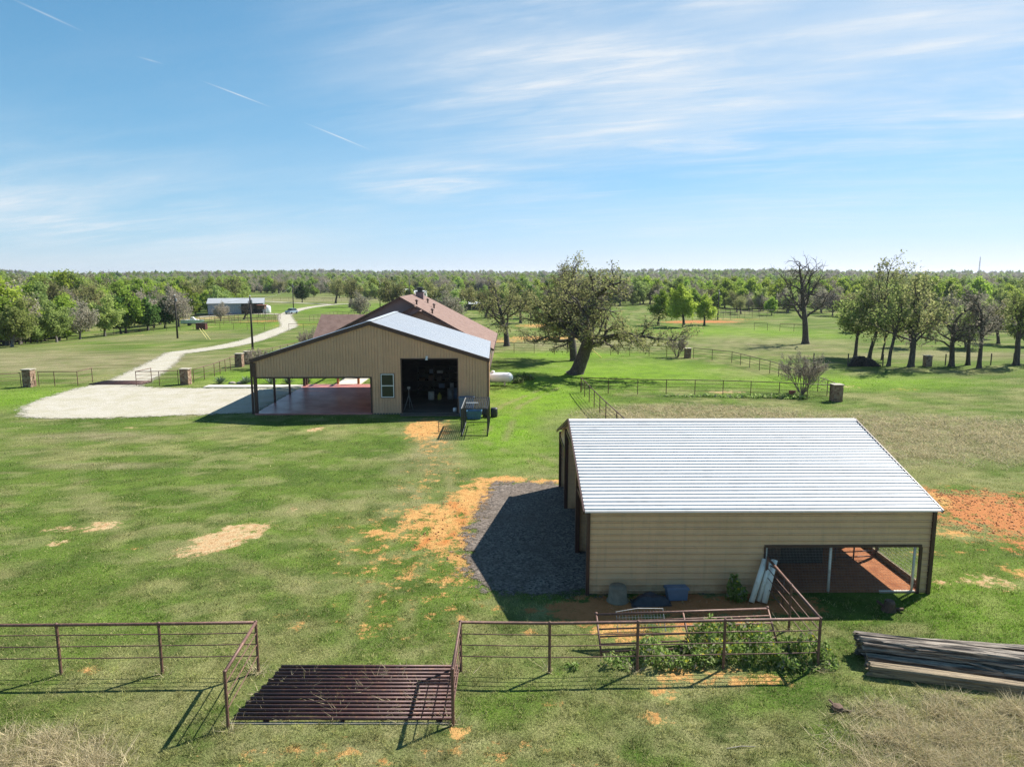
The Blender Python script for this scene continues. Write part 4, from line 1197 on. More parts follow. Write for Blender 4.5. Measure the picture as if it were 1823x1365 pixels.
pipe_fence('dark corral fence beside the car on the lane', [poly_posts([(-50, 176), (-48, 196), (-38, 186), (-30, 168)], 3.0)], h=1.5, rails=(0.5, 1.0), sides=5, mat='rustd')
pipe_fence('rusty corral pens in front of the grey barn', [poly_posts([(-84, 186), (-68, 190), (-60, 185), (-57, 165), (-70, 168)], 2.4), poly_posts([(-84, 186), (-82, 178), (-70, 180)], 2.4), poly_posts([(-76, 180), (-66, 178)], 2.4)], h=1.6, rails=(0.4, 0.8, 1.2), sides=5, mat='rust')
pipe_fence('dark fence beyond the far left field', [poly_posts([(-150, 345), (-118, 330), (-88, 318), (-66, 312)], 4.5)], h=1.5, rails=(0.7,), sides=5, mat='rustd')
pipe_fence('far pen fence by the orange earth right of the bright tree', [poly_posts([(45, 178), (52, 182), (62, 190), (72, 196)], 3.0), poly_posts([(62, 190), (60, 205), (80, 208)], 3.0)], h=2.0, rails=(0.5, 1.2), sides=5, mat='rustd')
pipe_fence('short broken pipe fence in the right pasture', [[(50.4, 148), (52.6, 146.5)], [(54.6, 145), (57, 143.8), (59.0, 142.5)]], h=1.5, rails=(0.8,), sides=5, mat='rustd')
pipe_fence('grey wooden post and wire fence behind the right tree row', [poly_posts([(38, 89), (46, 87.6), (54, 88), (66, 89), (80, 90)], 3.4)], h=1.45, pr=0.07, rails=(0.4, 0.75, 1.1, 1.38), rr=0.006, tr=0, mat='postwood', sides=6, name='wire_fence')

# leaning gate and wire panel among the weeds
pipe_gate('pipe_gate', 'loose brown pipe gate leaning behind the weeds in front of the barn', 5.35, 1.22, 6, (2.62, 19.40, 0.02), R(4.2), tilt=R(-46), mat='rust', r=0.032, uprights=(0, 0.5, 1), ball=True)
t = thing('wire_hurdle', (3.3, 20.75, 0.05), 'small arched wire panel propped behind the leaning pipe gate', 'panel')
t.rotation_euler = (R(-40), 0, R(2))
m = MB()
m.tube([(0, 0, 0), (0, 0, 0.62), (0.7, 0, 0.72), (1.5, 0, 0.70), (1.5, 0, 0)], 0.016, 6)
m.build('frame', 'steel', t)
m = MB()
for i in range(1, 15): m.bar((i * 0.1, 0, 0), (i * 0.1, 0, 0.66), 0.006)
for j in range(1, 6): m.bar((0, 0, j * 0.11), (1.5, 0, j * 0.11), 0.006)
m.build('wire_grid', 'wire', t)
pipe_gate('pen_gate', 'narrow dark pipe gate standing beside the wire opening of barn', 0.9, 1.15, 5, (8.86, 23.28, 0.05), R(-78), mat='rust', r=0.016, uprights=(0, 1))

# ------------------------------------------------------------------ stone pillars


def pillar_mesh():
    rg = random.Random(5); m = MB(); W, Hh = 0.52, 1.62
    z = 0.0
    while z < Hh - 0.02:
        ch = min(rg.uniform(0.13, 0.24), Hh - z)
        for side in range(4):
            u = -W
            while u < W - 0.02:
                w = min(rg.uniform(0.18, 0.42), W - u)
                if W - (u + w) < 0.1: w = W - u
                d = rg.uniform(0.0, 0.04); g = 0.012
                a, b, c, e = u + g, u + w - g, z + g, z + ch - g
                q = [(a, -W - d, c), (b, -W - d, c), (b, -W - d, e), (a, -W - d, e), (a - g, -W + 0.05, c - g), (b + g, -W + 0.05, c - g), (b + g, -W + 0.05, e + g), (a - g, -W + 0.05, e + g)]
                ang = side * math.pi / 2; ca_, sa_ = math.cos(ang), math.sin(ang)
                q = [(x * ca_ - y * sa_, x * sa_ + y * ca_, zz) for x, y, zz in q]
                m.add(q, [(0, 1, 2, 3), (0, 4, 5, 1), (1, 5, 6, 2), (2, 6, 7, 3), (3, 7, 4, 0)], rg.random())
                u += w
        z += ch
    m.box(-W + 0.06, W - 0.06, -W + 0.06, W - 0.06, 0, Hh)
    return m


t0 = thing('stone_pillar', (0, 0, 0), '', 'pillar', 'stone fence pillars')
pb = pillar_mesh().build('stonework', 'stone', t0, rnd=True)
MB().box(-0.62, 0.62, -0.62, 0.62, 1.62, 1.70).build('capstone', 'cap', t0)
PIL = [((-48.65, 70.9), 0.80, 1.07, 'stone gate pillar left of the drive with pipe panel on its right'), ((-33.6, 72.5), 0.80, 0.98, 'stone gate pillar right of the drive beside the gravel apron'),
       ((-33.55, 87.0), 0.77, 0.98, 'nearer of the two paired stone pillars left of the workshop'), ((-33.45, 89.6), 0.77, 0.98, 'farther of the two paired stone pillars left of the workshop'),
       ((23.97, 96.56), 0.72, 0.80, 'small stone pillar at the back of the oak yard beside bare bush'), ((28.9, 62.5), 0.77, 0.91, 'stone pillar at the right corner of the oak yard fence'),
       ((51.4, 87.4), 0.72, 0.80, 'dark stone pillar among the tree trunks at right')]
for i, (q, s, sz, lb) in enumerate(PIL):
    if i == 0:
        t0.location = (*q, 0); t0.scale = (s, s, sz); t0['label'] = lb
    else:
        copy_tree(t0, (*q, 0), R(i * 90), (s, s, sz), lb)

# ------------------------------------------------------------------ kennel, bins, tank
K = (-3.50, 48.4)
t = thing('dog_kennel', (K[0], K[1], 0), 'black wire dog kennel with slatted top beside the workshop door', 'kennel')
kw, kd, kh = 1.80, 4.6, 1.95
for x in (0, kw):
    for y in (0, kd * 0.5, kd):
        MB().box(x - 0.035, x + 0.035, y - 0.035, y + 0.035, 0, kh).build('post', 'black', t)
for z in (0.06, kh):
    MB().bar((0.04, 0, z), (kw - 0.04, 0, z), 0.05).build('frame_rail', 'black', t)
    MB().bar((0.04, kd, z), (kw - 0.04, kd, z), 0.05).build('frame_rail', 'black', t)
    for x in (0, kw):
        MB().bar((x, 0.04, z), (x, kd - 0.04, z), 0.05).build('frame_rail', 'black' if x else 'steel', t)
for i in range(12):
    x = 0.12 + i * (kw - 0.24) / 11
    MB().bar((x, 0.03, kh + 0.045), (x, kd - 0.03, kh + 0.045), 0.055, 0.03).build('roof_slat', 'black', t)
MB().bar((0.2, kd * 0.42, kh + 0.075), (kw * 0.6, kd * 0.42, kh + 0.075), 0.08, 0.03).build('roof_brace', 'white', t)
m = MB()
for i in range(1, 18):
    x = i * kw / 18
    m.bar((x, 0, 0.06), (x, 0, kh), 0.006); m.bar((x, kd, 0.06), (x, kd, kh), 0.006)
for j in range(1, 10):
    z = 0.06 + j * 0.19
    m.bar((0, 0, z), (kw, 0, z), 0.006)
for x in (0, kw):
    for i in range(1, 46):
        m.bar((x, i * kd / 46, 0.06), (x, i * kd / 46, kh), 0.006)
m.build('wire_mesh', 'black', t)
t = thing('kennel_panel', (-5.25, 49.6, 0.02), 'low black wire kennel panel standing left of the kennel', 'panel')
t.rotation_euler = (R(-16), 0, R(-2))
m = MB()
m.bar((0, 0, 0), (0, 0, 0.78), 0.04); m.bar((1.6, 0, 0), (1.6, 0, 0.78), 0.04); m.bar((0, 0, 0.78), (1.6, 0, 0.78), 0.04); m.bar((0, 0, 0.06), (1.6, 0, 0.06), 0.04)
m.build('frame', 'black', t)
m = MB()
for i in range(1, 24): m.bar((i * 1.6 / 24, 0, 0.06), (i * 1.6 / 24, 0, 0.78), 0.008)
m.build('wire_mesh', 'black', t)


def tote(name, label, loc, w, d, h, mat, cat='bin', rz=0.0, lid=True):
    t = thing(name, loc, label, cat, rz=rz)
    a, b = w / 2, d / 2
    m = MB()
    o = [(-a * .88, -b * .88, 0), (a * .88, -b * .88, 0), (a * .88, b * .88, 0), (-a * .88, b * .88, 0), (-a, -b, h), (a, -b, h), (a, b, h), (-a, b, h)]
    i_ = [(x * .93, y * .93, h if k > 3 else 0.05) for k, (x, y, z) in enumerate(o)]
    m.add(o + i_, [(0, 3, 2, 1), (0, 1, 5, 4), (1, 2, 6, 5), (2, 3, 7, 6), (3, 0, 4, 7), (4, 5, 13, 12), (5, 6, 14, 13), (6, 7, 15, 14), (7, 4, 12, 15), (8, 9, 10, 11), (12, 13, 9, 8), (13, 14, 10, 9), (14, 15, 11, 10), (15, 12, 8, 11)])
    m.build('tub', mat, t)
    r = MB(); r.box(-a - .03, a + .03, -b - .03, -b + .01, h - .05, h + .004).box(-a - .03, a + .03, b - .01, b + .03, h - .05, h + .004).box(-a - .03, -a + .01, -b + .01, b - .01, h - .05, h + .004).box(a - .01, a + .03, -b + .01, b - .01, h - .05, h + .004)
    r.build('rim', mat, t)
    return t


tote('blue_tub', 'blue plastic tub with white legs inside the kennel front', (-2.95, 54.7, 0.02), 1.15, 0.8, 0.62, 'bluetub')
tote('grey_tub', 'blue grey plastic bin stacked by the workshop wall behind kennel', (-3.6, 55.55, 0.02), 1.2, 0.7, 1.55, 'bluebin')
for x, lb in ((-2.05, 'black barrel by the workshop corner, left of two'), (-1.42, 'black barrel by the workshop corner, right of two')):
    d = MB().lathe([(0.25, 0), (0.28, 0.05), (0.29, 0.3), (0.28, 0.62), (0.25, 0.72), (0.22, 0.72)], (0, 0, 0), 16).build('barrel', 'black', None, smooth=True)
    d.location = (x, 55.3, 0.02); tag(d, lb, 'barrel', 'black barrels')
t = thing('propane_tank', (-1.95, 72.0, 0), 'long white propane tank lying on the lawn behind the workshop', 'tank')
prof = [(-2.05, 0.02), (-2.02, 0.18), (-1.93, 0.33), (-1.78, 0.45), (-1.6, 0.5)]
pts = prof + [(-q[0], q[1]) for q in reversed(prof)]
MB().tube([(x, 0, 0.80) for x, r in pts], [r for x, r in pts], 24).build('shell', 'tank', t, smooth=True)
MB().lathe([(0.19, 1.26), (0.19, 1.40), (0.15, 1.47), (0.05, 1.50)], (0.0, 0, 0), 16).build('valve_dome', 'tank', t, smooth=True)
for x in (-1.2, 1.2):
    MB().box(x - 0.08, x + 0.08, -0.35, 0.35, 0, 0.42).build('saddle', 'concrete', t)

# ------------------------------------------------------------------ clutter along the barn wall
for i, (xb, yb, xt, lb) in enumerate(((8.16, 22.85, 8.78, 'leftmost of three white pipes leaning on the barn wall'), (8.42, 22.92, 8.98, 'middle of three white pipes leaning on the barn wall'), (8.58, 22.80, 9.10, 'rightmost of three white pipes leaning on the barn wall'))):
    m = MB(); a, b = Vector((xb, yb, 0.03)), Vector((xt - 0.05, 23.36 - 0.03 * i, 1.36))
    m.tube([a, b], 0.095 if i != 1 else 0.085, 14)
    d = m.build('plastic_pipe', 'pvc', None, tuple(a), smooth=False); d.location = a
    for pl in d.data.polygons: pl.use_smooth = len(pl.vertices) == 4
    tag(d, lb, 'pipe', 'leaning white pipes')
t = thing('rubber_tub', (3.62, 23.02, 0.0), 'round olive grey feed tub overturned against the barn wall', 'tub')
MB().lathe([(0.36, 0), (0.36, 0.04), (0.33, 0.05), (0.30, 0.52), (0.26, 0.56), (0.02, 0.56)], (0, 0, 0), 24).build('tub', 'greytub', t, smooth=True)
MB().lathe([(0.375, 0.0), (0.385, 0.03), (0.36, 0.06)], (0, 0, 0), 24).build('rim', 'greytub', t, smooth=True)
# crumpled plastic sheet
rg = np.random.default_rng(3)
u, v = np.meshgrid(np.linspace(-1, 1, 28), np.linspace(-1, 1, 18))
r_ = np.sqrt(u ** 2 + v ** 2)
zz = np.clip(0.34 * (1 - np.clip(r_, 0, 1) ** 2.2), 0, None) * (0.45 + 1.1 * fbm(u.ravel() * 2.2 + 5, v.ravel() * 2.2, 7, 4).reshape(u.shape)) + 0.02
X = u * 0.68 + 0.10 * (fbm(u.ravel() * 1.5, v.ravel() * 1.5, 9, 3).reshape(u.shape) - .5); Y = v * 0.32 + u * 0.06
ii = (np.arange(17)[:, None] * 28 + np.arange(27)[None, :]).ravel()
FF = np.stack([ii, ii + 1, ii + 29, ii + 28], 1)
d = npmesh('plastic_sheet', np.stack([X.ravel(), Y.ravel(), zz.ravel()], 1), FF, ['blackplastic']); d.location = (4.72, 22.85, 0)
tag(d, 'crumpled black plastic sheet on red soil by the barn wall', 'sheet')
t = tote('storage_bin', 'blue grey plastic bin tipped against the barn wall', (5.68, 23.17, 0.0), 0.72, 0.42, 0.40, 'bluebin')
MB().box(-0.37, 0.37, -0.22, 0.22, 0.405, 0.44).build('lid', 'bluebin', t)
t.rotation_euler = (R(-8), 0, R(4))
t = thing('tree_stump', (12.55, 22.3, 0), 'small cut stump with broken bark beside the wire pen', 'stump')
m = MB(); k = 14; ring = []
for z, rr in ((0, 0.24), (0.1, 0.19), (0.3, 0.17), (0.36, 0.14)):
    ring.append([(rr * random.uniform(.8, 1.2) * math.cos(2 * math.pi * i / k), rr * random.uniform(.8, 1.2) * math.sin(2 * math.pi * i / k), z) for i in range(k)])
vs = sum(ring, []); fs = [(a * k + i, a * k + (i + 1) % k, (a + 1) * k + (i + 1) % k, (a + 1) * k + i) for a in range(3) for i in range(k)] + [tuple(range(3 * k, 4 * k))]
m.add(vs, fs); m.build('stump', 'stump', t)
MB().bar((0.1, 0, 0.05), (0.42, -0.12, 0.10), 0.10, 0.08).build('broken_limb', 'stump', t)
MB().bar((-0.05, 0.1, 0.05), (-0.25, 0.32, 0.2), 0.07).build('broken_limb', 'stump', t)

# ------------------------------------------------------------------ weathered timbers at lower right


def timber(label, a, b, w, h, mat, seed, twist=0.0, rough=0.05):
    """a squared log: a swept, bent and eroded section"""
    rg = np.random.default_rng(seed)
    a, b = np.array(a, float), np.array(b, float); L = np.linalg.norm(b - a); N = 60
    d = (b - a) / L; s = np.array([-d[1], d[0], 0]); s /= np.linalg.norm(s); up = np.cross(d, s) * -1
    if up[2] < 0: up = -up
    K = 40; V = []
    for i in range(N):
        t = i / (N - 1)
        bend = 0.05 * math.sin(t * 3 + seed) * s + 0.03 * math.sin(t * 4.4 + seed * 2) * up
        for k in range(K):
            an = 2 * math.pi * k / K
            cx_, sx_ = math.cos(an + twist * t), math.sin(an + twist * t)
            q = max(abs(cx_), abs(sx_)) ** 0.75
            groove = fbm(np.array([k * 0.9 + seed * 7.0]), np.array([t * 3.0]), seed, 3)[0] - 0.5
            if groove < -0.12: groove *= 1.9
            rr = (1 / q) * (1 + groove * rough * 8)
            V.append(a + d * (L * t + (rg.normal() * 0.05 if i in (0, N - 1) else 0)) + bend + s * cx_ * w / 2 * rr + up * sx_ * h / 2 * rr)
    F = [(i * K + k, i * K + (k + 1) % K, (i + 1) * K + (k + 1) % K, (i + 1) * K + k) for i in range(N - 1) for k in range(K)]
    c0, c1 = len(V), len(V) + 1
    V += [a - d * -0.02, b]
    F += [(c0, (k + 1) % K, k, k) for k in range(K)] + [(c1, (N - 1) * K + k, (N - 1) * K + (k + 1) % K, (N - 1) * K + (k + 1) % K) for k in range(K)]
    me = bpy.data.meshes.new('weathered_timber')
    V = np.array(V) - a
    me.from_pydata([tuple(q) for q in V], [], [tuple(dict.fromkeys(f)) for f in F])
    ang = math.atan2(d[1], d[0])
    M = Matrix.Rotation(-ang, 4, 'Z'); me.transform(M)
    me.materials.append(MT[mat]); me.update()
    o = bpy.data.objects.new('weathered_timber', me); col.objects.link(o)
    o.location = a; o.rotation_euler = (0, 0, ang)
    return tag(o, label, 'timber', 'stacked weathered timbers')


timber('tan squared timber lowest and nearest in the log pile', (9.98, 18.42, 0.15), (16.8, 16.75, 0.15), 0.30, 0.32, 'timber2', 1, 0.0, 0.03)
timber('dark sunken timber in the middle of the log pile', (10.15, 18.95, 0.17), (16.9, 17.35, 0.17), 0.34, 0.34, 'timber', 2, 0.8, 0.08)
timber('grey timber lying highest in the log pile', (10.12, 19.22, 0.52), (16.9, 17.7, 0.47), 0.42, 0.34, 'timber', 3, 0.9, 0.08)
timber('rear grey timber at the back of the log pile', (10.2, 19.62, 0.22), (17.0, 18.1, 0.2), 0.36, 0.42, 'timber', 4, 0.2)
timber('thin back timber on top edge of the log pile', (10.15, 19.68, 0.56), (16.8, 18.25, 0.50), 0.30, 0.22, 'timber', 5, 1.0, 0.08)
timber('slender split rail lying along the top of the log pile', (11.4, 18.72, 0.60), (15.7, 17.72, 0.58), 0.13, 0.10, 'timber', 6, 0.8)
timber('bent bark strip hanging along the front of the log pile', (12.6, 18.45, 0.50), (16.6, 17.25, 0.42), 0.14, 0.08, 'timber', 9, 1.2, 0.09)
timber('short split sliver slanting across the log pile', (12.0, 18.75, 0.52), (13.4, 18.05, 0.30), 0.07, 0.05, 'timber', 8, 0.8)
m = MB(); m.lathe([(0.10, 0), (0.16, 0.04), (0.13, 0.13), (0.05, 0.16)], (0, 0, 0), 7); m.bar((0.05, 0, 0.05), (0.3, -0.12, 0.03), 0.05); m.bar((0, 0.05, 0.05), (-0.1, 0.28, 0.12), 0.04)
d = m.build('root_chunk', 'stump', None); d.location = (8.35, 16.8, 0); tag(d, 'small dark root chunk lying on the grass below the pile', 'root')
for q, rz, lb in (((5.4, 15.3), 0.1, 'short pale stick lying on the lower right grass'), ((15.9, 38.5), 0.2, 'pale stick lying in the dry grass behind the barn')):
    d = MB().tube([(-0.35, 0, 0.03), (0, 0.02, 0.05), (0.35, 0, 0.03)], [0.010, 0.012, 0.007], 6).build('stick', 'rock', None); d.location = (*q, 0); d.rotation_euler = (0, 0, rz); tag(d, lb, 'stick')

# ------------------------------------------------------------------ trees


class Tree:
    def __init__(self, seed):
        self.rg = np.random.default_rng(seed); self.V, self.F, self.n = [], [], 0; self.tips = []; self.rmin = 0.022; self.zmin = 2.2

    def tube(self, P, r, k):
        P = np.asarray(P); N = len(P)
        D = np.empty_like(P); D[1:-1] = P[2:] - P[:-2]; D[0] = P[1] - P[0]; D[-1] = P[-1] - P[-2]
        D /= np.linalg.norm(D, axis=1)[:, None] + 1e-9
        ref = np.array([0.31, 0.95, 0.02]) if abs(D[0, 2]) > 0.7 else np.array([0, 0, 1.0])
        S = np.cross(D, ref); S /= np.linalg.norm(S, axis=1)[:, None] + 1e-9
        U = np.cross(S, D)
        a = np.arange(k) * 2 * np.pi / k
        V = P[:, None, :] + (S[:, None, :] * np.cos(a)[None, :, None] + U[:, None, :] * np.sin(a)[None, :, None]) * np.asarray(r)[:, None, None]
        i = np.arange(N - 1)[:, None] * k; j = np.arange(k)[None, :]; j2 = (j + 1) % k
        F = np.stack([i + j, i + j2, i + k + j2, i + k + j], -1).reshape(-1, 4)
        self.V.append(V.reshape(-1, 3)); self.F.append(F + self.n); self.n += N * k

    def branch(self, p, d, L, r, lv, S):
        rg = self.rg; c = S[lv]
        N = max(3, int(L / c.get('step', 0.5)) + 1)
        N = min(N, 14)
        P = [p]; Rr = [r]; dirs = [d]
        for i in range(N):
            d = d + rg.normal(0, c['wob'], 3); d[2] += c['up']
            if lv > 0 and p[2] < self.zmin: d[2] = abs(d[2]) + 0.15
            d = d / np.linalg.norm(d)
            p = p + d * (L / N); P.append(p); dirs.append(d)
            Rr.append(r * (1 - (1 - c.get('tap', 0.4)) * (i + 1) / N))
        if lv == 0:
            Rr[0] *= 1.45; Rr[1] *= 1.08
        self.tube(P, Rr, c['sides'])
        if lv == len(S) - 1:
            self.tips += P[1:]
            return
        az0 = rg.uniform(0, 6.28); m = S[lv + 1]; k = c['n']
        for i in range(k):
            t = c['start'] + (1 - c['start']) * ((i + rg.uniform(0.1, 0.9)) / k)
            x = min(t * N, N - 1e-6); q = int(x); f = x - q
            b = P[q] * (1 - f) + P[q + 1] * f; bd = dirs[q + 1]; br = Rr[q] * (1 - f) + Rr[q + 1] * f
            az = az0 + i * 2.4 + rg.normal(0, 0.3)
            ref = np.array([0, 0, 1.0]) if abs(bd[2]) < 0.9 else np.array([1.0, 0, 0])
            s = np.cross(bd, ref); s /= np.linalg.norm(s); u = np.cross(s, bd)
            an = R(c['ang']) * rg.uniform(0.7, 1.25)
            nd = bd * math.cos(an) + (s * math.cos(az) + u * math.sin(az)) * math.sin(an)
            self.branch(b, nd, L * c['ratio'] * (1 - c.get('fall', 0.35) * t) * rg.uniform(0.7, 1.2), max(br * c.get('rr', 0.6), self.rmin), lv + 1, S)
        if c.get('lead', True):
            self.branch(P[-1], dirs[-1], L * c['ratio'] * 0.75, Rr[-1] * 0.9, lv + 1, S)

    def leaves(self, per, spread, size, keep=1.0, squash=1.0):
        A = np.array(self.tips); rg = self.rg
        if keep < 1: A = A[rg.random(len(A)) < keep]
        A = np.repeat(A, per, 0); n = len(A)
        A = A + rg.normal(0, spread, (n, 3)) * np.array([1, 1, squash])
        a = rg.normal(0, 1, (n, 3)); a /= np.linalg.norm(a, axis=1)[:, None]
        b = rg.normal(0, 1, (n, 3)); b -= (a * b).sum(1)[:, None] * a; b /= np.linalg.norm(b, axis=1)[:, None]
        s = size * rg.uniform(0.6, 1.4, n)[:, None]
        V = np.stack([A - a * s, A + b * s * 0.55, A + a * s, A - b * s * 0.55], 1).reshape(-1, 3)
        F = np.arange(4 * n).reshape(-1, 4)
        clump = fbm(A[:, 0] * 0.9 + A[:, 2] * 0.5, A[:, 1] * 0.9 - A[:, 2] * 0.7, 13, 2)
        rnd = np.clip(0.55 * clump + 0.45 * rg.random(n), 0, 1)
        return V, F, np.repeat(rnd, 4)

    def wood(self):
        return np.concatenate(self.V), np.concatenate(self.F)


def tree_data(seed, S, L, r, lean=(0, 0), per=4, spread=0.2, size=0.12, keep=1.0):
    T = Tree(seed)
    d = np.array([lean[0], lean[1], 1.0]); d /= np.linalg.norm(d)
    T.branch(np.array([0.0, 0, -0.15]), d, L, r, 0, S)
    return T.wood(), (T.leaves(per, spread, size, keep) if per else None)


def tree_thing(name, label, data, bark, leaf, group=None, cat='tree'):
    (wv, wf), lf = data
    t = thing(name, (0, 0, 0), label, cat, group)
    npmesh('trunk', wv, wf, [bark], parent=t, smooth=True)
    if lf is not None:
        V, F, r = lf
        npmesh('crown', V, F, [leaf], {'rnd': ('FLOAT', r)}, parent=t)
    return t


def tall(t, h):
    """scale for a tree of h metres"""
    return h / max(v.co.z for ch in t.children for v in ch.data.vertices)


def put(t, q, rz=0.0, s=1.0, h=None):
    if h: s = tall(t, h)
    t.location = (q[0], q[1], hz(*q)); t.rotation_euler = (0, 0, rz); t.scale = (s, s, s) if isinstance(s, (int, float)) else s
    return t


oakS = [dict(n=9, ang=64, ratio=1.75, start=0.55, wob=0.08, up=0.02, sides=12, tap=0.75, rr=0.55, fall=0.25, step=0.35),
        dict(n=9, ang=48, ratio=0.42, start=0.22, wob=0.19, up=0.035, sides=7, tap=0.34, step=0.6, rr=0.57, fall=0.3),
        dict(n=6, ang=50, ratio=0.52, start=0.2, wob=0.22, up=0.02, sides=5, tap=0.35, step=0.45),
        dict(n=4, ang=50, ratio=0.52, start=0.15, wob=0.24, up=0.0, sides=4, tap=0.4, step=0.4),
        dict(wob=0.25, up=-0.01, sides=3, tap=0.35, step=0.3, n=0, ang=0, ratio=0, start=0)]
oak1 = tree_thing('oak_tree', 'big leaning oak with sprawling limbs in the green yard', tree_data(7, oakS, 4.6, 0.62, (0.40, -0.05), per=3, spread=0.16, size=0.10, keep=0.38), 'bark', 'leaf_oak')
put(oak1, (7.2, 80.4), h=14.3); oak1.scale = (oak1.scale[0] * 1.18, oak1.scale[1] * 1.18, oak1.scale[2])
oak2 = tree_thing('oak_tree', 'straight trunked oak standing behind the leaning oak', tree_data(23, oakS, 5.0, 0.55, (-0.03, 0.0), per=3, spread=0.17, size=0.10, keep=0.32), 'bark', 'leaf_oak')
put(oak2, (8.2, 93.3), h=13.8)
spreadS = [dict(n=9, ang=60, ratio=0.95, start=0.45, wob=0.05, up=0.0, sides=9, tap=0.6, rr=0.5, fall=0.2, step=0.5),
           dict(n=6, ang=48, ratio=0.50, start=0.2, wob=0.18, up=0.03, sides=5, tap=0.35, step=0.6),
           dict(n=6, ang=50, ratio=0.50, start=0.15, wob=0.22, up=0.02, sides=4, tap=0.35, step=0.5),
           dict(wob=0.25, up=0.0, sides=3, tap=0.3, step=0.35, n=0, ang=0, ratio=0, start=0)]
uprS = [dict(n=8, ang=38, ratio=0.62, start=0.45, wob=0.05, up=0.02, sides=9, tap=0.5, rr=0.55, fall=0.3, step=0.6),
        dict(n=6, ang=42, ratio=0.50, start=0.25, wob=0.15, up=0.05, sides=5, tap=0.35, step=0.6),
        dict(n=6, ang=48, ratio=0.48, start=0.15, wob=0.2, up=0.04, sides=4, tap=0.35, step=0.5),
        dict(wob=0.25, up=0.02, sides=3, tap=0.3, step=0.35, n=0, ang=0, ratio=0, start=0)]
deadS = [dict(n=12, ang=66, ratio=0.66, start=0.38, wob=0.035, up=0.03, sides=9, tap=0.45, rr=0.5, fall=0.30, step=0.6),
         dict(n=7, ang=50, ratio=0.50, start=0.25, wob=0.24, up=0.06, sides=6, tap=0.35, step=0.45, rr=0.62),
         dict(n=5, ang=48, ratio=0.55, start=0.2, wob=0.28, up=0.03, sides=4, tap=0.4, step=0.4, rr=0.7),
         dict(wob=0.3, up=0.0, sides=3, tap=0.5, step=0.3, n=0, ang=0, ratio=0, start=0)]
dense = [dict(n=10, ang=52, ratio=0.62, start=0.34, wob=0.05, up=0.0, sides=8, tap=0.4, rr=0.5, fall=0.35, step=0.6),
         dict(n=6, ang=48, ratio=0.52, start=0.2, wob=0.16, up=0.04, sides=5, tap=0.35, step=0.6),
         dict(n=5, ang=50, ratio=0.52, start=0.15, wob=0.2, up=0.02, sides=3, tap=0.35, step=0.5),
         dict(wob=0.25, up=0.0, sides=3, tap=0.3, step=0.4, n=0, ang=0, ratio=0, start=0)]
bushS = [dict(n=4, ang=30, ratio=0.55, start=0.35, wob=0.06, up=0.02, sides=5, tap=0.5, rr=0.7, step=0.35),
         dict(n=5, ang=30, ratio=0.62, start=0.3, wob=0.08, up=0.03, sides=4, tap=0.4, step=0.3, rr=0.7),
         dict(n=5, ang=30, ratio=0.62, start=0.25, wob=0.1, up=0.03, sides=3, tap=0.5, step=0.3, rr=0.8),
         dict(wob=0.12, up=0.02, sides=3, tap=0.6, step=0.3, n=0, ang=0, ratio=0, start=0)]

spread_d = tree_data(31, spreadS, 4.6, 0.38, (0.03, 0), per=2, spread=0.25, size=0.14, keep=0.55)
t = tree_thing('oak_tree', 'olive oak with dark trunk beyond the fence right of the house', spread_d, 'bark', 'leaf_oak'); put(t, (-0.85, 113.2), 0.6, h=11.2)
dead_d = tree_data(47, deadS, 7.6, 0.42, (-0.02, 0), per=0)
t = tree_thing('dead_tree', 'tall bare dead tree with gnarled branches at right', dead_d, 'bark', None); put(t, (48.4, 117.0), 0.3, h=15.2)
leafy_d = tree_data(57, dense, 5.6, 0.22, (-0.03, 0), per=4, spread=0.30, size=0.15)
leafy = tree_thing('leafy_tree', 'full soft green tree beside the tall thin oak at right', leafy_d, 'bark', 'leaf_soft'); put(leafy, (47.2, 97.2), 0.0, h=10.8)
upr_d = tree_data(61, uprS, 8.2, 0.24, (-0.03, 0), per=2, spread=0.22, size=0.14, keep=0.75)
t = tree_thing('oak_tree', 'tallest thin oak rising above the horizon at right', upr_d, 'bark', 'leaf_oak'); put(t, (47.8, 94.6), 0.9, h=14.5)
upr2_d = tree_data(67, uprS, 6.4, 0.24, (0.14, 0), per=2, spread=0.22, size=0.14, keep=0.75)
t = tree_thing('oak_tree', 'leaning thin trunked oak behind the wood pile', upr2_d, 'bark', 'leaf_soft'); put(t, (46.7, 87.6), 0.0, h=10.4)
upr3_d = tree_data(71, spreadS, 4.6, 0.27, (0.05, 0), per=2, spread=0.22, size=0.14, keep=0.75)
t = tree_thing('oak_tree', 'forked olive oak left of the dark stone pillar', upr3_d, 'bark', 'leaf_oak'); put(t, (49.1, 86.9), 0.0, h=12.2)
t = tree_thing('young_tree', 'small slender young tree among the right trunks', tree_data(73, uprS, 5.0, 0.14, (0.1, 0), per=3, spread=0.25, size=0.13), 'bark', 'leaf_soft'); put(t, (49.2, 94.0), 0.0, h=8.8)
bare_d = tree_data(79, spreadS, 4.4, 0.30, (0, 0), per=2, spread=0.25, size=0.10, keep=0.6)
t = tree_thing('budding_tree', 'budding brown tree just right of the dark stone pillar', bare_d, 'bark', 'leaf_grey'); put(t, (54.4, 87.4), 1.2, h=9.2)
upr4_d = tree_data(83, uprS, 6.0, 0.25, (0, 0), per=2, spread=0.22, size=0.10, keep=0.7)
t = tree_thing('budding_tree', 'fan shaped budding tree with pale crown near right edge', upr4_d, 'bark', 'leaf_grey'); put(t, (56.8, 85.8), 0.0, h=10.8)
t = tree_thing('budding_tree', 'budding oak at the right edge of the picture', tree_data(89, uprS, 6.2, 0.34, (0.03, 0), per=2, spread=0.24, size=0.12), 'bark', 'leaf_soft'); put(t, (63.1, 88.4), 0.0, h=11.2)
t = copy_tree(t, (57.2, 88.6, 0), 2.0, tall(t, 8.2), 'shorter trunk just behind the fan shaped budding tree')
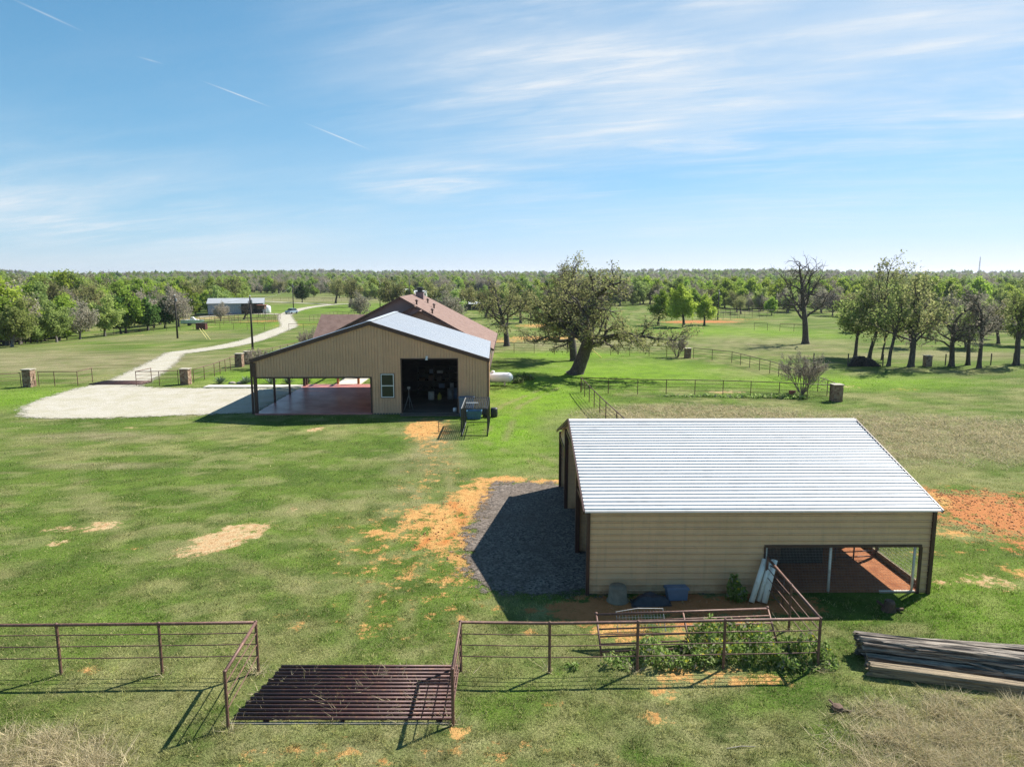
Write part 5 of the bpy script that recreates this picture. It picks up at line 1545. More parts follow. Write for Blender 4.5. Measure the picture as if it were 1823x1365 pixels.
t = copy_tree(t, (69.5, 92, 0), 1.0, tall(t, 11.0), 'oak standing just past the right edge of the picture')
elm_d = tree_data(97, dense, 5.8, 0.34, (0, 0), per=7, spread=0.36, size=0.20)
elm = tree_thing('bright_tree', 'round bright green tree standing alone beyond the oak yard', elm_d, 'bark', 'leaf_green'); put(elm, (37.8, 156.6), 0.0, h=10.3)
copy_tree(elm, (33.5, 163, hz(33.5, 163)), 2.2, tall(elm, 8.8), 'bright green tree partly behind the lone round bright tree')
copy_tree(elm, (44.0, 163, hz(44, 163)), 4.1, tall(elm, 7.6), 'smaller bright green tree right of the lone round bright tree')


def myrtle(seed, name, label, q, hgt, n, wid):
    T = Tree(seed); rg = T.rg; T.zmin = 0.2; T.rmin = 0.011
    for i in range(n):
        a = i * 2.4 + rg.normal(0, 0.3); tilt = wid * rg.uniform(0.35, 1.0)
        d = np.array([math.cos(a) * tilt, math.sin(a) * tilt, 1.0]); d /= np.linalg.norm(d)
        T.branch(np.array([0.12 * math.cos(a), 0.12 * math.sin(a), -0.05]), d, hgt * 0.55 * rg.uniform(.85, 1.1), 0.035, 0, bushS)
    t = tree_thing(name, label, (T.wood(), T.leaves(1, 0.06, 0.05, 0.5)), 'twig', 'leaf_grey', None, 'shrub')
    return put(t, q)


myrtle(101, 'bare_shrub', 'vase shaped bare shrub beside the small back yard pillar', (22.7, 97.2), 3.7, 12, 0.62)
myrtle(103, 'bare_shrub', 'large twiggy pinkish bare shrub at the yard fence corner', (27.5, 66.6), 4.4, 17, 0.80)
myrtle(107, 'bare_shrub', 'twiggy grey shrub behind the left slope of the workshop', (-29.0, 102), 4.2, 12, 0.7)
myrtle(109, 'bare_shrub', 'low twiggy grey shrub behind the carport eave', (-30.5, 84.5), 3.0, 12, 0.9)

# woods: a few kinds, each tree of the visible edge a thing of its own
bushy = [dict(n=13, ang=58, ratio=0.80, start=0.16, wob=0.06, up=0.0, sides=8, tap=0.4, rr=0.5, fall=0.4, step=0.6),
         dict(n=6, ang=48, ratio=0.50, start=0.2, wob=0.16, up=0.06, sides=5, tap=0.35, step=0.6),
         dict(n=5, ang=50, ratio=0.52, start=0.15, wob=0.2, up=0.03, sides=3, tap=0.35, step=0.5),
         dict(wob=0.25, up=0.0, sides=3, tap=0.3, step=0.4, n=0, ang=0, ratio=0, start=0)]
kinds = {
    'green': tree_thing('leafy_tree', '', tree_data(113, bushy, 5.0, 0.24, (0.05, 0), per=5, spread=0.36, size=0.25), 'bark', 'leaf_green'),
    'soft': tree_thing('leafy_tree', '', tree_data(127, bushy, 5.2, 0.26, (-.05, 0), per=4, spread=0.36, size=0.23), 'barkg', 'leaf_soft'),
    'olive': tree_thing('oak_tree', '', tree_data(131, spreadS, 4.4, 0.34, (0.05, 0), per=2, spread=0.34, size=0.19), 'bark', 'leaf_oak'),
    'grey': tree_thing('budding_tree', '', tree_data(137, bushy, 5.0, 0.22, (0, 0), per=2, spread=0.35, size=0.18), 'barkg', 'leaf_grey'),
    'dark': tree_thing('evergreen_tree', '', tree_data(139, bushy, 4.6, 0.22, (0, 0), per=6, spread=0.32, size=0.24), 'bark', 'leaf_dark'),
}
KL = {'green': 'bright green leafy tree', 'soft': 'soft green leafy tree', 'olive': 'olive brown oak', 'grey': 'grey brown budding tree', 'dark': 'dark green evergreen tree'}
UNIT = {k: tall(t, 9.2) for k, t in kinds.items()}
KS_ = {'green': 'low bright green shrub', 'soft': 'low soft green shrub', 'grey': 'low grey brown shrub', 'dark': 'low dark green shrub'}
_used = set()


def sector(q, which):
    a = q[0] / q[1]
    if which == 'left':
        d = 'in the front row of' if q[1] < 150 + max(0, (a + 0.66)) * 120 else 'farther back in'
        return d + (' the left woods at the picture edge' if a < -0.66 else ' the left woods beside the utility pole' if a > -0.53 else ' the left woods away from the pole')
    if which == 'right':
        return 'beyond the pasture left of the dead tree' if a < 0.36 else 'behind the bare dead tree' if a < 0.47 else 'behind the row of oaks at right'
    return 'beyond the far left field' if a < -0.26 else 'in the wood edge far behind the house' if a < -0.04 else 'in the wood edge behind the leaning oak'


def wood_tree(kind, q, s, rz, where, group, label=None):
    lb = label or (f"{KL[kind]} {where}" if where else f"{KS_[kind]} at the foot of the left woods")
    z = hz(*q); s = s * UNIT[kind]
    if kind not in _used:
        _used.add(kind); t = kinds[kind]; put(t, q, rz, s); t['label'] = lb; t['group'] = group
        return t
    return copy_tree(kinds[kind], (q[0], q[1], z), rz, s, lb, group)


rg = random.Random(77)
# scattered single trees in the middle distance
for kind, q, s, lb in (
    ('olive', (-57.3, 252.6), 1.25, 'olive oak left of the lane fork in the far field'), ('olive', (-34.1, 208), 1.3, 'olive oak rising just behind the house ridge at left'),
    ('dark', (-88, 300), 1.0, 'dark green cedar standing beside the far field lane'), ('olive', (-72, 292), 1.3, 'broad olive oak right of the dark cedar'),
    ('grey', (-40, 188), 0.85, 'small grey budding tree left of the house ridge'), ('olive', (-22, 212), 1.25, 'olive oak right behind the house ridge'),
    ('grey', (-27.6, 310), 0.9, 'small brown round tree right of the house chimney'), ('green', (-93.5, 210.8), 0.66, 'small bright yellow green tree left of the grey barn'),
    ('olive', (-98, 248), 1.35, 'broad brown oak rising behind the grey barn'), ('olive', (-112, 252), 1.2, 'olive oak left behind the grey barn roof'),
    ('grey', (-76, 186), 0.6, 'small bare tree in front of the grey barn doors'), ('olive', (-7, 190), 1.0, 'olive oak behind the dark trunked yard oak'), ('olive', (2, 168), 1.0, 'olive oak left behind the leaning oak crown'),
        ('grey', (-13, 150), 1.0, 'grey budding tree right of the house roof'), ('soft', (-15, 176), 0.9, 'soft green tree behind the house roof slope'), ('dark', (5, 186), 1.0, 'dark green tree behind the crown of the leaning oak'), ('grey', (-22, 262), 1.0, 'grey budding tree beyond the long shed'),
        ('olive', (-15, 232), 1.0, 'olive oak at the right end of the long shed')):
    wood_tree(kind, q, s, rg.uniform(0, 6), '', 'single trees in the middle distance', lb)
# front row of the left woods
LEFT = [('soft', (-82, 116.2), 0.92), ('green', (-86, 121), 0.95), ('green', (-92, 127), 1.1), ('soft', (-81.5, 127), 0.85), ('grey', (-84, 138), 0.9), ('green', (-90, 141), 1.0), ('soft', (-86, 150), 1.0),
        ('dark', (-88, 160), 1.0), ('dark', (-84, 164), 0.9), ('green', (-87.5, 161), 1.15), ('dark', (-83, 170), 0.85), ('grey', (-80, 171), 1.05), ('grey', (-88, 172), 1.1), ('dark', (-88.5, 176), 0.9), ('grey', (-92, 186), 1.1), ('olive', (-100, 190), 1.1), ('grey', (-97, 205), 1.1)]
for i in range(185):
    y = rg.uniform(124, 290); x0 = -0.47 * y - 24
    q = (x0 - 58 * rg.random() ** 1.5 - (6 if y < 150 else 0), y)
    k = rg.choices(('green', 'soft', 'olive', 'grey', 'dark'), (5, 4, 2, 3, 1) if q[0] < -0.62 * y else (2, 3, 4, 5, 1))[0]
    LEFT.append((k, q, rg.uniform(0.95, 1.48)))
for k, q, s in LEFT:
    wood_tree(k, q, s, rg.uniform(0, 6), sector(q, 'left'), 'trees of the left woods')
# undergrowth along the edge of the left woods
for i in range(46):
    y = rg.uniform(122, 215); q = (-0.47 * y - 24 - rg.uniform(-2.5, 6) - (5 if y < 150 else 0), y)
    wood_tree(rg.choices(('soft', 'grey', 'dark', 'green'), (3, 4, 2, 2))[0], q, rg.uniform(0.3, 0.6), rg.uniform(0, 6), '', 'shrubs of the left woods', None)
# tree line across the middle and right
RIGHT = []
for i in range(46):
    x = rg.uniform(48, 150); y = 212 - max(0, x - 60) * 0.62 + rg.uniform(0, 45)
    RIGHT.append((rg.choices(('green', 'soft', 'olive', 'grey', 'dark'), (3, 4, 2, 5, 0.7))[0], (x, y), rg.uniform(0.55, 0.95)))
for i in range(70):
    x = rg.uniform(60, 150); y = rg.uniform(108, 200)
    if 0.48 < x / y < 0.82: RIGHT.append((rg.choices(('soft', 'olive', 'grey'), (3, 2, 4))[0], (x, y), rg.uniform(0.5, 0.8)))
for k, q, s in RIGHT:
    wood_tree(k, q, s, rg.uniform(0, 6), sector(q, 'right'), 'trees beyond the right pasture')
for i in range(44):
    x = rg.uniform(-150, 40); y = 345 + rg.uniform(0, 90) if x < -25 else rg.uniform(215, 300)
    if x < -0.30 * y: y = rg.uniform(445, 520)
    k = rg.choices(('green', 'soft', 'olive', 'grey', 'dark'), (4, 5, 3, 3, 1))[0]
    wood_tree(k, (x, y), rg.uniform(0.65, 1.05), rg.uniform(0, 6), sector((x, y), 'far'), 'trees behind the far fields')
for k in kinds:
    if k not in _used:
        wood_tree(k, (-140, 200), 1, 0, 'in the dense woods along the left side', 'trees of the left woods')

# far woods that read as one mass: trees instanced on points
fr_ = np.random.default_rng(5)
pts = []
rr_ = 240.0
while rr_ < 3600:
    dth = max(4.8, rr_ * 0.009) / rr_
    th = np.arange(-0.76, 0.76, dth) + fr_.uniform(0, dth)
    th = th + fr_.normal(0, dth * 0.3, len(th)); ra = rr_ + fr_.normal(0, 5 + rr_ * 0.012, len(th))
    pts.append(np.stack([np.sin(th) * ra, np.cos(th) * ra], 1))
    rr_ += 5.5 + rr_ * 0.018
P = np.concatenate(pts)
x, y = P[:, 0], P[:, 1]
s_ = x / y
ok = np.where(s_ < -0.375, y > 215, np.where(s_ < -0.20, y > 455, np.where(s_ < 0.03, y > 360, np.where(s_ < 0.22, y > 265, y > 235))))
clear = fbm(x / 190, y / 150, 77, 2)
ok &= ~((clear > 0.70) & (y > 500))
ok &= ~((s_ > -.16) & (s_ < -.02) & (y < 470) & (y > 300) & (x > -70))
P = P[ok]; x, y = P[:, 0], P[:, 1]
sp = fr_.choice(5, len(P), p=(0.22, 0.28, 0.15, 0.31, 0.04))
big = fbm(x / 120, y / 160, 88, 2)
sp = np.where((big > 0.60) & (fr_.random(len(P)) < 0.6), 3, sp); sp = np.where((big < 0.40) & (fr_.random(len(P)) < 0.5), 0, sp)
scl = np.array([UNIT[k] for k in ('green', 'soft', 'olive', 'grey', 'dark')])[sp] * (0.55 + 0.75 * fr_.random(len(P)) ** 1.5) * (1 + 0.25 * sstep(600, 2500, y))
me = bpy.data.meshes.new('far_woods'); me.vertices.add(len(P))
me.vertices.foreach_set('co', np.stack([x, y, terrain(x, y) - 0.3], 1).astype(np.float32).ravel())
a = me.attributes.new('kind_index', 'INT', 'POINT'); a.data.foreach_set('value', sp.astype(np.int32))
a = me.attributes.new('size', 'FLOAT', 'POINT'); a.data.foreach_set('value', scl.astype(np.float32))
a = me.attributes.new('turn', 'FLOAT_VECTOR', 'POINT'); a.data.foreach_set('vector', np.stack([np.zeros(len(P)), np.zeros(len(P)), fr_.uniform(0, 6.28, len(P))], 1).astype(np.float32).ravel())
woods = bpy.data.objects.new('far_woods', me); col.objects.link(woods)
tag(woods, 'distant mixed green and grey woods rolling to the horizon', 'woods', kind='stuff')
ng = bpy.data.node_groups.new('far_woods_nodes', 'GeometryNodeTree')
ng.interface.new_socket('Geometry', in_out='INPUT', socket_type='NodeSocketGeometry')
ng.interface.new_socket('Geometry', in_out='OUTPUT', socket_type='NodeSocketGeometry')
gi = ng.nodes.new('NodeGroupInput'); go = ng.nodes.new('NodeGroupOutput'); jn = ng.nodes.new('GeometryNodeJoinGeometry')
ak = ng.nodes.new('GeometryNodeInputNamedAttribute'); ak.data_type = 'INT'; ak.inputs[0].default_value = 'kind_index'
az = ng.nodes.new('GeometryNodeInputNamedAttribute'); az.data_type = 'FLOAT'; az.inputs[0].default_value = 'size'
at = ng.nodes.new('GeometryNodeInputNamedAttribute'); at.data_type = 'FLOAT_VECTOR'; at.inputs[0].default_value = 'turn'
for i, k in enumerate(('green', 'soft', 'olive', 'grey', 'dark')):
    cmp_ = ng.nodes.new('FunctionNodeCompare'); cmp_.data_type = 'INT'; cmp_.operation = 'EQUAL'
    si = [s for s in cmp_.inputs if s.type == 'INT']
    ng.links.new(ak.outputs[0], si[0]); si[1].default_value = i
    for ch in kinds[k].children:
        src = bpy.data.objects.new('far_' + ch.name, ch.data)
        oi = ng.nodes.new('GeometryNodeObjectInfo'); oi.transform_space = 'ORIGINAL'
        oi.inputs['Object'].default_value = src
        ip = ng.nodes.new('GeometryNodeInstanceOnPoints')
        ng.links.new(gi.outputs[0], ip.inputs['Points']); ng.links.new(cmp_.outputs[0], ip.inputs['Selection'])
        ng.links.new(oi.outputs['Geometry'], ip.inputs['Instance'])
        ng.links.new(at.outputs[0], ip.inputs['Rotation']); ng.links.new(az.outputs[0], ip.inputs['Scale'])
        ng.links.new(ip.outputs[0], jn.inputs[0])
ng.links.new(jn.outputs[0], go.inputs[0])
md = woods.modifiers.new('scatter', 'NODES'); md.node_group = ng

# ------------------------------------------------------------------ plants
def agave(label, q, n, r, seed):
    rg = random.Random(seed); m = MB()
    for i in range(n):
        a = i * 2.4; el = R(rg.uniform(15, 78)); L = r * rg.uniform(0.75, 1.1)
        d = Vector((math.cos(a) * math.cos(el), math.sin(a) * math.cos(el), math.sin(el))); s = Vector((-math.sin(a), math.cos(a), 0)) * 0.055
        b = Vector((0.05 * math.cos(a), 0.05 * math.sin(a), 0.03)); mdl = b + d * L * 0.5 + Vector((0, 0, 0.02)); tip = b + d * L - Vector((0, 0, 0.06 * L))
        m.add([b - s * 0.7, b + s * 0.7, mdl + s, tip, mdl - s, mdl - Vector((0, 0, 0.04))], [(0, 1, 5), (1, 2, 5), (2, 3, 5), (3, 4, 5), (4, 0, 5)], rg.random())
    o = m.build('agave_plant', 'agave', None, rnd=True); o.location = (*q, 0); return tag(o, label, 'plant', 'spiky plants by the drive')


agave('spiky agave nearest the middle gate pillar', (-30.2, 72.9), 46, 1.0, 1)
agave('round spiky plant left of the carport post', (-27.6, 72.9), 60, 0.95, 2)
agave('spiky agave seen through the carport, left one', (-25.0, 72.8), 40, 1.1, 3)
agave('spiky agave seen through the carport, middle one', (-23.2, 72.9), 40, 1.05, 4)
agave('low spiky plant seen through the carport, right one', (-21.2, 73.0), 40, 0.7, 5)
for i, (q, s, lb) in enumerate((((-29.0, 72.9), 0.35, 'pale rock between agaves, left one'), ((-28.3, 73.1), 0.3, 'pale rock between agaves, right one'), ((0.5, 73.2), 0.3, 'brown rock at the right end of the propane tank'))):
    m = MB(); m.lathe([(s * .9, 0), (s, s * .3), (s * .7, s * .7), (s * .2, s * .85)], (0, 0, 0), 7)
    o = m.build('rock', 'rock' if i < 2 else 'stump', None); o.location = (*q, 0); o.scale = (1.2, 0.9, 0.8); tag(o, lb, 'rock')
o = MB().lathe([(0.20, 0), (0.28, 0.1), (0.33, 0.34), (0.30, 0.40), (0.34, 0.44), (0.28, 0.44), (0.26, 0.36), (0.02, 0.34)], (0, 0, 0), 18).build('clay_pot', 'terracotta', None, smooth=True)
o.location = (26.2, 65.6, 0); tag(o, 'red clay pot on the grass beside the big twiggy shrub', 'pot')


def weed_cloud(rg, n, cx, cy, rx, ry, h, size, bias=None):
    a = rg.uniform(0, 6.28, n); r = np.sqrt(rg.random(n))
    x = cx + np.cos(a) * r * rx; y = cy + np.sin(a) * r * ry
    hh = h * (0.20 + 1.25 * sstep(0.3, 0.8, fbm(x * 1.5, y * 1.5, 99, 3))) * (1 - 0.55 * r ** 3)
    z = hh * rg.random(n) ** 0.6
    A = np.stack([x, y, z], 1)
    u = rg.normal(0, 1, (n, 3)); u /= np.linalg.norm(u, axis=1)[:, None]
    v = rg.normal(0, 1, (n, 3)); v -= (u * v).sum(1)[:, None] * u; v /= np.linalg.norm(v, axis=1)[:, None]
    s = size * (0.35 + 1.7 * rg.random(n) ** 2)[:, None]
    V = np.stack([A - u * s, A + v * s * .45, A + u * s, A - v * s * .45], 1).reshape(-1, 3)
    return V, A, np.repeat(rg.random(n), 4)


def weeds(name, label, patches, size=0.055, flowers=0.03, kind='stuff', seed=1):
    rg = np.random.default_rng(seed); Vs, As, rs = [], [], []
    for n, cx, cy, rx, ry, h in patches:
        V, A, r = weed_cloud(rg, n, cx, cy, rx, ry, h, size); Vs.append(V); As.append(A); rs.append(r)
    V = np.concatenate(Vs); A = np.concatenate(As); r = np.concatenate(rs); nq = len(V) // 4
    F = np.arange(4 * nq).reshape(-1, 4)
    mi = ((rg.random(nq) < flowers) & (A[:, 2] > 0.28)).astype(np.int32)
    mi[(mi == 0) & (rg.random(nq) < 0.12)] = 2
    # thin stems down to the ground
    st = A[rg.random(len(A)) < 0.06]
    k = len(st); b = st + rg.normal(0, 0.05, (k, 3)); b[:, 2] = 0
    w = np.array([0.006, 0, 0])
    SV = np.stack([b - w, b + w, st + w, st - w], 1).reshape(-1, 3)
    F = np.concatenate([F, np.arange(4 * k).reshape(-1, 4) + len(V)]); mi = np.concatenate([mi, np.zeros(k, np.int32)])
    V = np.concatenate([V, SV]); r = np.concatenate([r, np.full(4 * k, 0.3)])
    o = npmesh(name, V, F, ['leaf_weed', 'petal', 'leaf_grey'], {'rnd': ('FLOAT', r)}, matidx=mi)
    return o


o = weeds('weeds', '', [(5200, 6.9, 19.7, 1.8, 0.9, 0.85), (2900, 4.6, 19.2, 1.6, 0.6, 0.52), (400, 3.2, 18.9, 0.7, 0.3, 0.34), (1500, 8.2, 19.1, 0.8, 0.6, 0.7), (120, 1.7, 18.8, 0.2, 0.2, 0.3), (700, 9.0, 19.0, 0.35, 0.4, 0.5)], flowers=0.07, seed=3)
tag(o, 'tangle of leafy weeds with yellow flowers behind the pipe fence', 'weeds', kind='stuff')
o = weeds('weed_plant', '', [(1100, 7.72, 23.05, 0.34, 0.2, 0.95)], size=0.06, flowers=0.05, seed=5)
tag(o, 'leafy weed with yellow flowers against the barn wall', 'plant')
o = weeds('weeds', '', [(1200, 22.5, 64.5, 3.5, 0.6, 0.35), (800, 25.6, 63.9, 1.4, 0.5, 0.45), (700, 17, 65.0, 3.5, 0.4, 0.2)], size=0.10, flowers=0, seed=7)
tag(o, 'low dark weeds along the yard fence below the bare shrub', 'weeds', kind='stuff')
o = weeds('weeds', '', [(900, 1.0, 76.0, 1.5, 1.0, 0.5), (400, 0.6, 73.2, 0.6, 0.4, 0.4)], size=0.12, flowers=0, seed=9)
tag(o, 'small shrubby plants behind the propane tank', 'plants', kind='stuff')

# ------------------------------------------------------------------ grass blades in the near pasture
gr = np.random.default_rng(12)


def blades(n, ylo, yhi, power, w0, h0, lateral=0.78, pick=None):
    t = gr.random(n)
    y = (ylo ** (1 - power) + t * (yhi ** (1 - power) - ylo ** (1 - power))) ** (1 / (1 - power))
    x = gr.uniform(-1, 1, n) * (lateral * y + 1.0)
    return x, y


def grass_mesh(name, x, y, hgt, wid, lean, colr, label):
    n = len(x)
    z = 0.05 * np.exp(-((x / 60) ** 2 + ((y - 35) / 60) ** 2)) * (fbm(x / 1.3, y / 1.3, 91, 3) - 0.5) - 0.006
    a = gr.uniform(0, 6.28, n); la = gr.uniform(0, 6.28, n)
    b = np.stack([x, y, z], 1); s = np.stack([np.cos(a), np.sin(a), np.zeros(n)], 1) * wid[:, None] * 0.5
    tip = b + np.stack([np.cos(la) * lean * hgt, np.sin(la) * lean * hgt, hgt], 1)
    V = np.stack([b - s, b + s, tip], 1).reshape(-1, 3); F = np.arange(3 * n).reshape(-1, 3)
    c = np.repeat(np.hstack([colr, np.ones((n, 1))]), 3, 0)
    o = npmesh(name, V, F, ['grass'], {'tint': ('FLOAT_COLOR', c)})
    return tag(o, label, 'grass', kind='stuff')


def bare(x, y):
    d, _ = soil_at(x, y)
    hole = (x > 2.6) & (x < 14.7) & (y > 23.4) & (y < 36.4)
    hole |= (sdist(PAD, x, y) > 0.15) | (sdist(DRIVE, x, y) > 0.3)
    hole |= (x > -20.6) & (x < -1.8) & (y > 56.0) & (y < 72)
    return d, hole


x, y = blades(760000, 13.2, 78, 2.05, 0, 0)
d, hole = bare(x, y)
keep = (~hole) & (gr.random(len(x)) > sstep(0.25, 0.62, d + 0.5 * (fbm(x * 1.3, y * 1.3, 17, 4) - 0.5)) * 0.97)
cgm = (x > -7.2) & (x < -1.4) & (y > 16.2) & (y < 18.8)
keep &= ~(cgm & (gr.random(len(x)) < 0.6))
x, y = x[keep], y[keep]
tc, dry, lush = turf_colour(x, y)
tc = tc * gr.uniform(0.55, 1.6, (len(x), 1)) * (0.25 + 1.4 * fbm(x / 0.33, y / 0.28, 117, 3))[:, None]
straw = gr.random(len(x)) < (0.20 + 0.16 * (y < 21) + 0.45 * dry) * (1 - 0.85 * lush)
tc[straw] = np.array((0.44, 0.39, 0.21)) * gr.uniform(0.6, 1.25, (straw.sum(), 1))
clp = np.where(y < 24 + 5 * gr.random(len(y)), fbm(x / 0.24, y / 0.24, 19, 3), fbm(x / 0.55, y / 0.55, 29, 3))
hgt = gr.uniform(0.035, 0.10, len(x)) * (1 + 0.4 * lush + 0.2 * dry) * (0.35 + 0.95 * sstep(0.40, 0.75, clp))
tc = tc * (0.48 + 0.74 * sstep(0.36, 0.64, clp))[:, None] * np.array((0.95, 1.04, 0.84)); wid = 0.006 + 0.00055 * y * gr.uniform(0.6, 1.4, len(x))
grass_mesh('grass', x, y, hgt, wid, gr.uniform(0.2, 1.3, len(x)), tc, 'short mixed green and straw grass of the near pasture')
# longer dry tussocks: lower corners and behind the barn
n = 90000
parts = []
for cx, cy, rx, ry, k in ((-11.6, 14.4, 2.5, 1.5, 26000), (12.3, 15.2, 4.2, 2.1, 52000), (8.6, 13.8, 2.2, 0.9, 9000), (27, 48.5, 17, 7.5, 60000), (15, 56, 9, 4.5, 16000), (13.6, 17.0, 3.6, 0.5, 4000)):
    a = gr.uniform(0, 6.28, k); r = np.sqrt(gr.random(k)) * (0.75 + 0.5 * gr.random(k))
    parts.append(np.stack([cx + np.cos(a) * r * rx, cy + np.sin(a) * r * ry], 1))
for fx, fy in [(-15.4, 18.43), (-12.61, 18.46), (-9.81, 18.52), (-7.14, 18.6), (-7.0, 16.08), (-1.46, 16.19), (-1.44, 18.62), (1.05, 18.55), (3.52, 18.62), (8.69, 18.81), (8.72, 21.0)]:
    parts.append(np.stack([gr.normal(fx, 0.14, 130), gr.normal(fy, 0.12, 130)], 1))
for i in range(60):
    fx, fy = gr.uniform(-6.9, -1.5), gr.uniform(16.2, 18.8)
    parts.append(np.stack([gr.normal(fx, 0.08, 26), gr.normal(fy, 0.04, 26)], 1))
Q = np.concatenate(parts); x, y = Q[:, 0], Q[:, 1]
cl = fbm(x / 0.45, y / 0.45, 23, 3)
d, hole = bare(x, y)
keep = (~hole) & (d < 0.3) & (gr.random(len(x)) < sstep(0.36, 0.60, cl) + 0.12) & ~((x > 9.7) & (y > 17.35 - (x - 13) * 0.24 - 0.2) & (y < 20))
x, y, cl = x[keep], y[keep], cl[keep]
base = lerp(np.tile(np.array((0.66, 0.56, 0.36)), (len(x), 1)), (0.30, 0.29, 0.12), (gr.random(len(x)) < 0.22).astype(float)) * gr.uniform(0.5, 1.25, (len(x), 1))
grass_mesh('dry_grass', x, y, gr.uniform(0.06, 0.26, len(x)) * (0.5 + cl), 0.007 + 0.0006 * y * gr.uniform(0.5, 1.4, len(x)), gr.uniform(0.6, 2.6, len(x)), base, 'long straw coloured dry grass in the lower corners and behind barn')

# loose clods on the bare soil
ck = []
for cx, cy, rx, ry, k in ((23.6, 31.8, 4.8, 4.2, 2400), (26.5, 29.0, 3.8, 2.8, 1100), (20.4, 34.2, 2.4, 1.8, 400), (-2.9, 31.5, 2.4, 2.6, 260), (-2.5, 28.6, 1.6, 2.0, 120), (-6.2, 50.9, 1.5, 3.4, 90), (6.0, 22.6, 3.2, 0.7, 160)):
    a = gr.uniform(0, 6.28, k); r = np.sqrt(gr.random(k)); ck.append(np.stack([cx + np.cos(a) * r * rx, cy + np.sin(a) * r * ry, np.full(k, gr.uniform(0.02, 0.03))], 1))
ck = np.concatenate(ck); k = len(ck)
sz = gr.uniform(0.010, 0.045, k) * (0.5 + gr.random(k))
oc = np.array([(1, 0, 0), (0, 1, 0), (-1, 0, 0), (0, -1, 0), (0, 0, 0.8), (0, 0, -0.4)], float)
an = gr.uniform(0, 6.28, k)
V = oc[None] * gr.uniform(0.6, 1.3, (k, 6, 1)) * sz[:, None, None]
V = np.stack([V[..., 0] * np.cos(an)[:, None] - V[..., 1] * np.sin(an)[:, None], V[..., 0] * np.sin(an)[:, None] + V[..., 1] * np.cos(an)[:, None], V[..., 2]], -1)
V = (V + np.stack([ck[:, 0], ck[:, 1], sz * 0.25], 1)[:, None, :]).reshape(-1, 3)
of = np.array([(0, 1, 4), (1, 2, 4), (2, 3, 4), (3, 0, 4), (1, 0, 5), (2, 1, 5), (3, 2, 5), (0, 3, 5)])
F = (of[None] + (np.arange(k) * 6)[:, None, None]).reshape(-1, 3)
o = npmesh('soil_clods', V, F, ['clod'])
tag(o, 'loose orange and red soil clods on the bare ground', 'soil', kind='stuff')

# ------------------------------------------------------------------ middle and far distance
for q, h, lb in (((-60.2, 127.8), 7.6, 'dark utility pole in the left field'), ((-39.5, 107.9), 8.0, 'tall dark utility pole behind the paired stone pillars'), ((-70.9, 231.8), 8.3, 'dark utility pole beside the car on the lane'), ((52.9, 183.3), 7.4, 'dark utility pole beyond the lone bright tree'), ((-46.5, 252), 9.0, 'dark utility pole right of the far lane fork'), ((-37.5, 262), 9.0, 'dark utility pole left of the house ridge')):
    t = thing('utility_pole', (*q, hz(*q)), lb, 'pole', 'utility poles')
    MB().tube([(0, 0, -0.3), (0, 0, h)], [0.17, 0.11], 10).build('pole', 'pole', t, smooth=True)
    MB().lathe([(0.03, 0), (0.09, 0.05), (0.07, 0.16), (0.02, 0.2)], (0, 0, h), 8).build('insulator', 'white', t)
    MB().lathe([(0.12, 0), (0.14, 0.1), (0.12, 0.5), (0.05, 0.55)], (0.22, 0, h - 1.0), 10).build('transformer_can', 'steel', t)
for a, b, lb in (((-60.2, 127.8, 7.5), (-39.5, 107.9, 7.9), 'thin power line between the two left utility poles'), ((-39.5, 107.9, 7.7), (-70.9, 231.8, 8.2), 'thin power line from the near pole to the pole by the car')):
    P = []
    for i in range(15):
        s = i / 14; P.append((a[0] + (b[0] - a[0]) * s, a[1] + (b[1] - a[1]) * s, a[2] + (b[2] - a[2]) * s - 2.2 * 4 * s * (1 - s) * 0.5))
    o = MB().tube(P, 0.012, 4, False).build('power_line', 'steel', None, a); o.location = a; tag(o, lb, 'wire')
for p0, p1, lb in (((-53.9, 125.4, 0.05), (-55.4, 126.0, 1.9), 'yellow guy wire guard left of two in the left field'), ((-52.9, 124.4, 0.05), (-54.5, 125.1, 1.9), 'yellow guy wire guard right of two in the left field'), ((12.2, 96.5, 0.05), (9.6, 101.0, 2.2), 'yellow guy wire guard under the leaning oak')):
    o = MB().tube([p0, p1], 0.05, 6).build('guy_wire_guard', 'yellow', None, p0); o.location = p0; tag(o, lb, 'guard', 'yellow guy guards')

# grey barn
t = thing('grey_barn', (-83.5, 217, hz(-83.5, 217)), 'long grey metal barn with pale roof and open bay in the left distance', 'barn', rz=R(18))
gw, gd, ge, grg = 15.5, 11.0, 3.2, 4.5
m = MB(); ribbed(t, 'siding_sheet', 'grey_siding', [(-gw / 2, gw / 2 - 6.2, 0, ge)], lambda s, tt, n: (s, -gd / 2 - n, tt), pitch=0.6, h=0.05, sheet=3.0, rw=0.1)
ribbed(t, 'siding_sheet', 'grey_siding', [(-gd / 2, gd / 2, 0, lambda s: ge + (grg - ge) * (1 - abs(s) / (gd / 2)))], lambda s, tt, n: (-gw / 2 - n, s, tt), pitch=0.6, h=0.05, sheet=3.0, rw=0.1)
ribbed(t, 'siding_sheet', 'grey_siding', [(-gd / 2, gd / 2, 0, lambda s: ge + (grg - ge) * (1 - abs(s) / (gd / 2)))], lambda s, tt, n: (gw / 2 + n, s, tt), pitch=0.6, h=0.05, sheet=3.0, rw=0.1)
MB().box(-gw / 2, gw / 2, gd / 2 - 0.1, gd / 2, 0, ge).build('back_wall', 'grey_siding', t)
for s in (-1, 1):
    roof_plane([(-gw / 2 - 0.3, s * (gd / 2 + 0.3), ge), (gw / 2 + 0.3, s * (gd / 2 + 0.3), ge), (gw / 2 + 0.3, 0, grg + 0.1), (-gw / 2 - 0.3, 0, grg + 0.1)], 'roof', t, 0.1, 'dullroof')
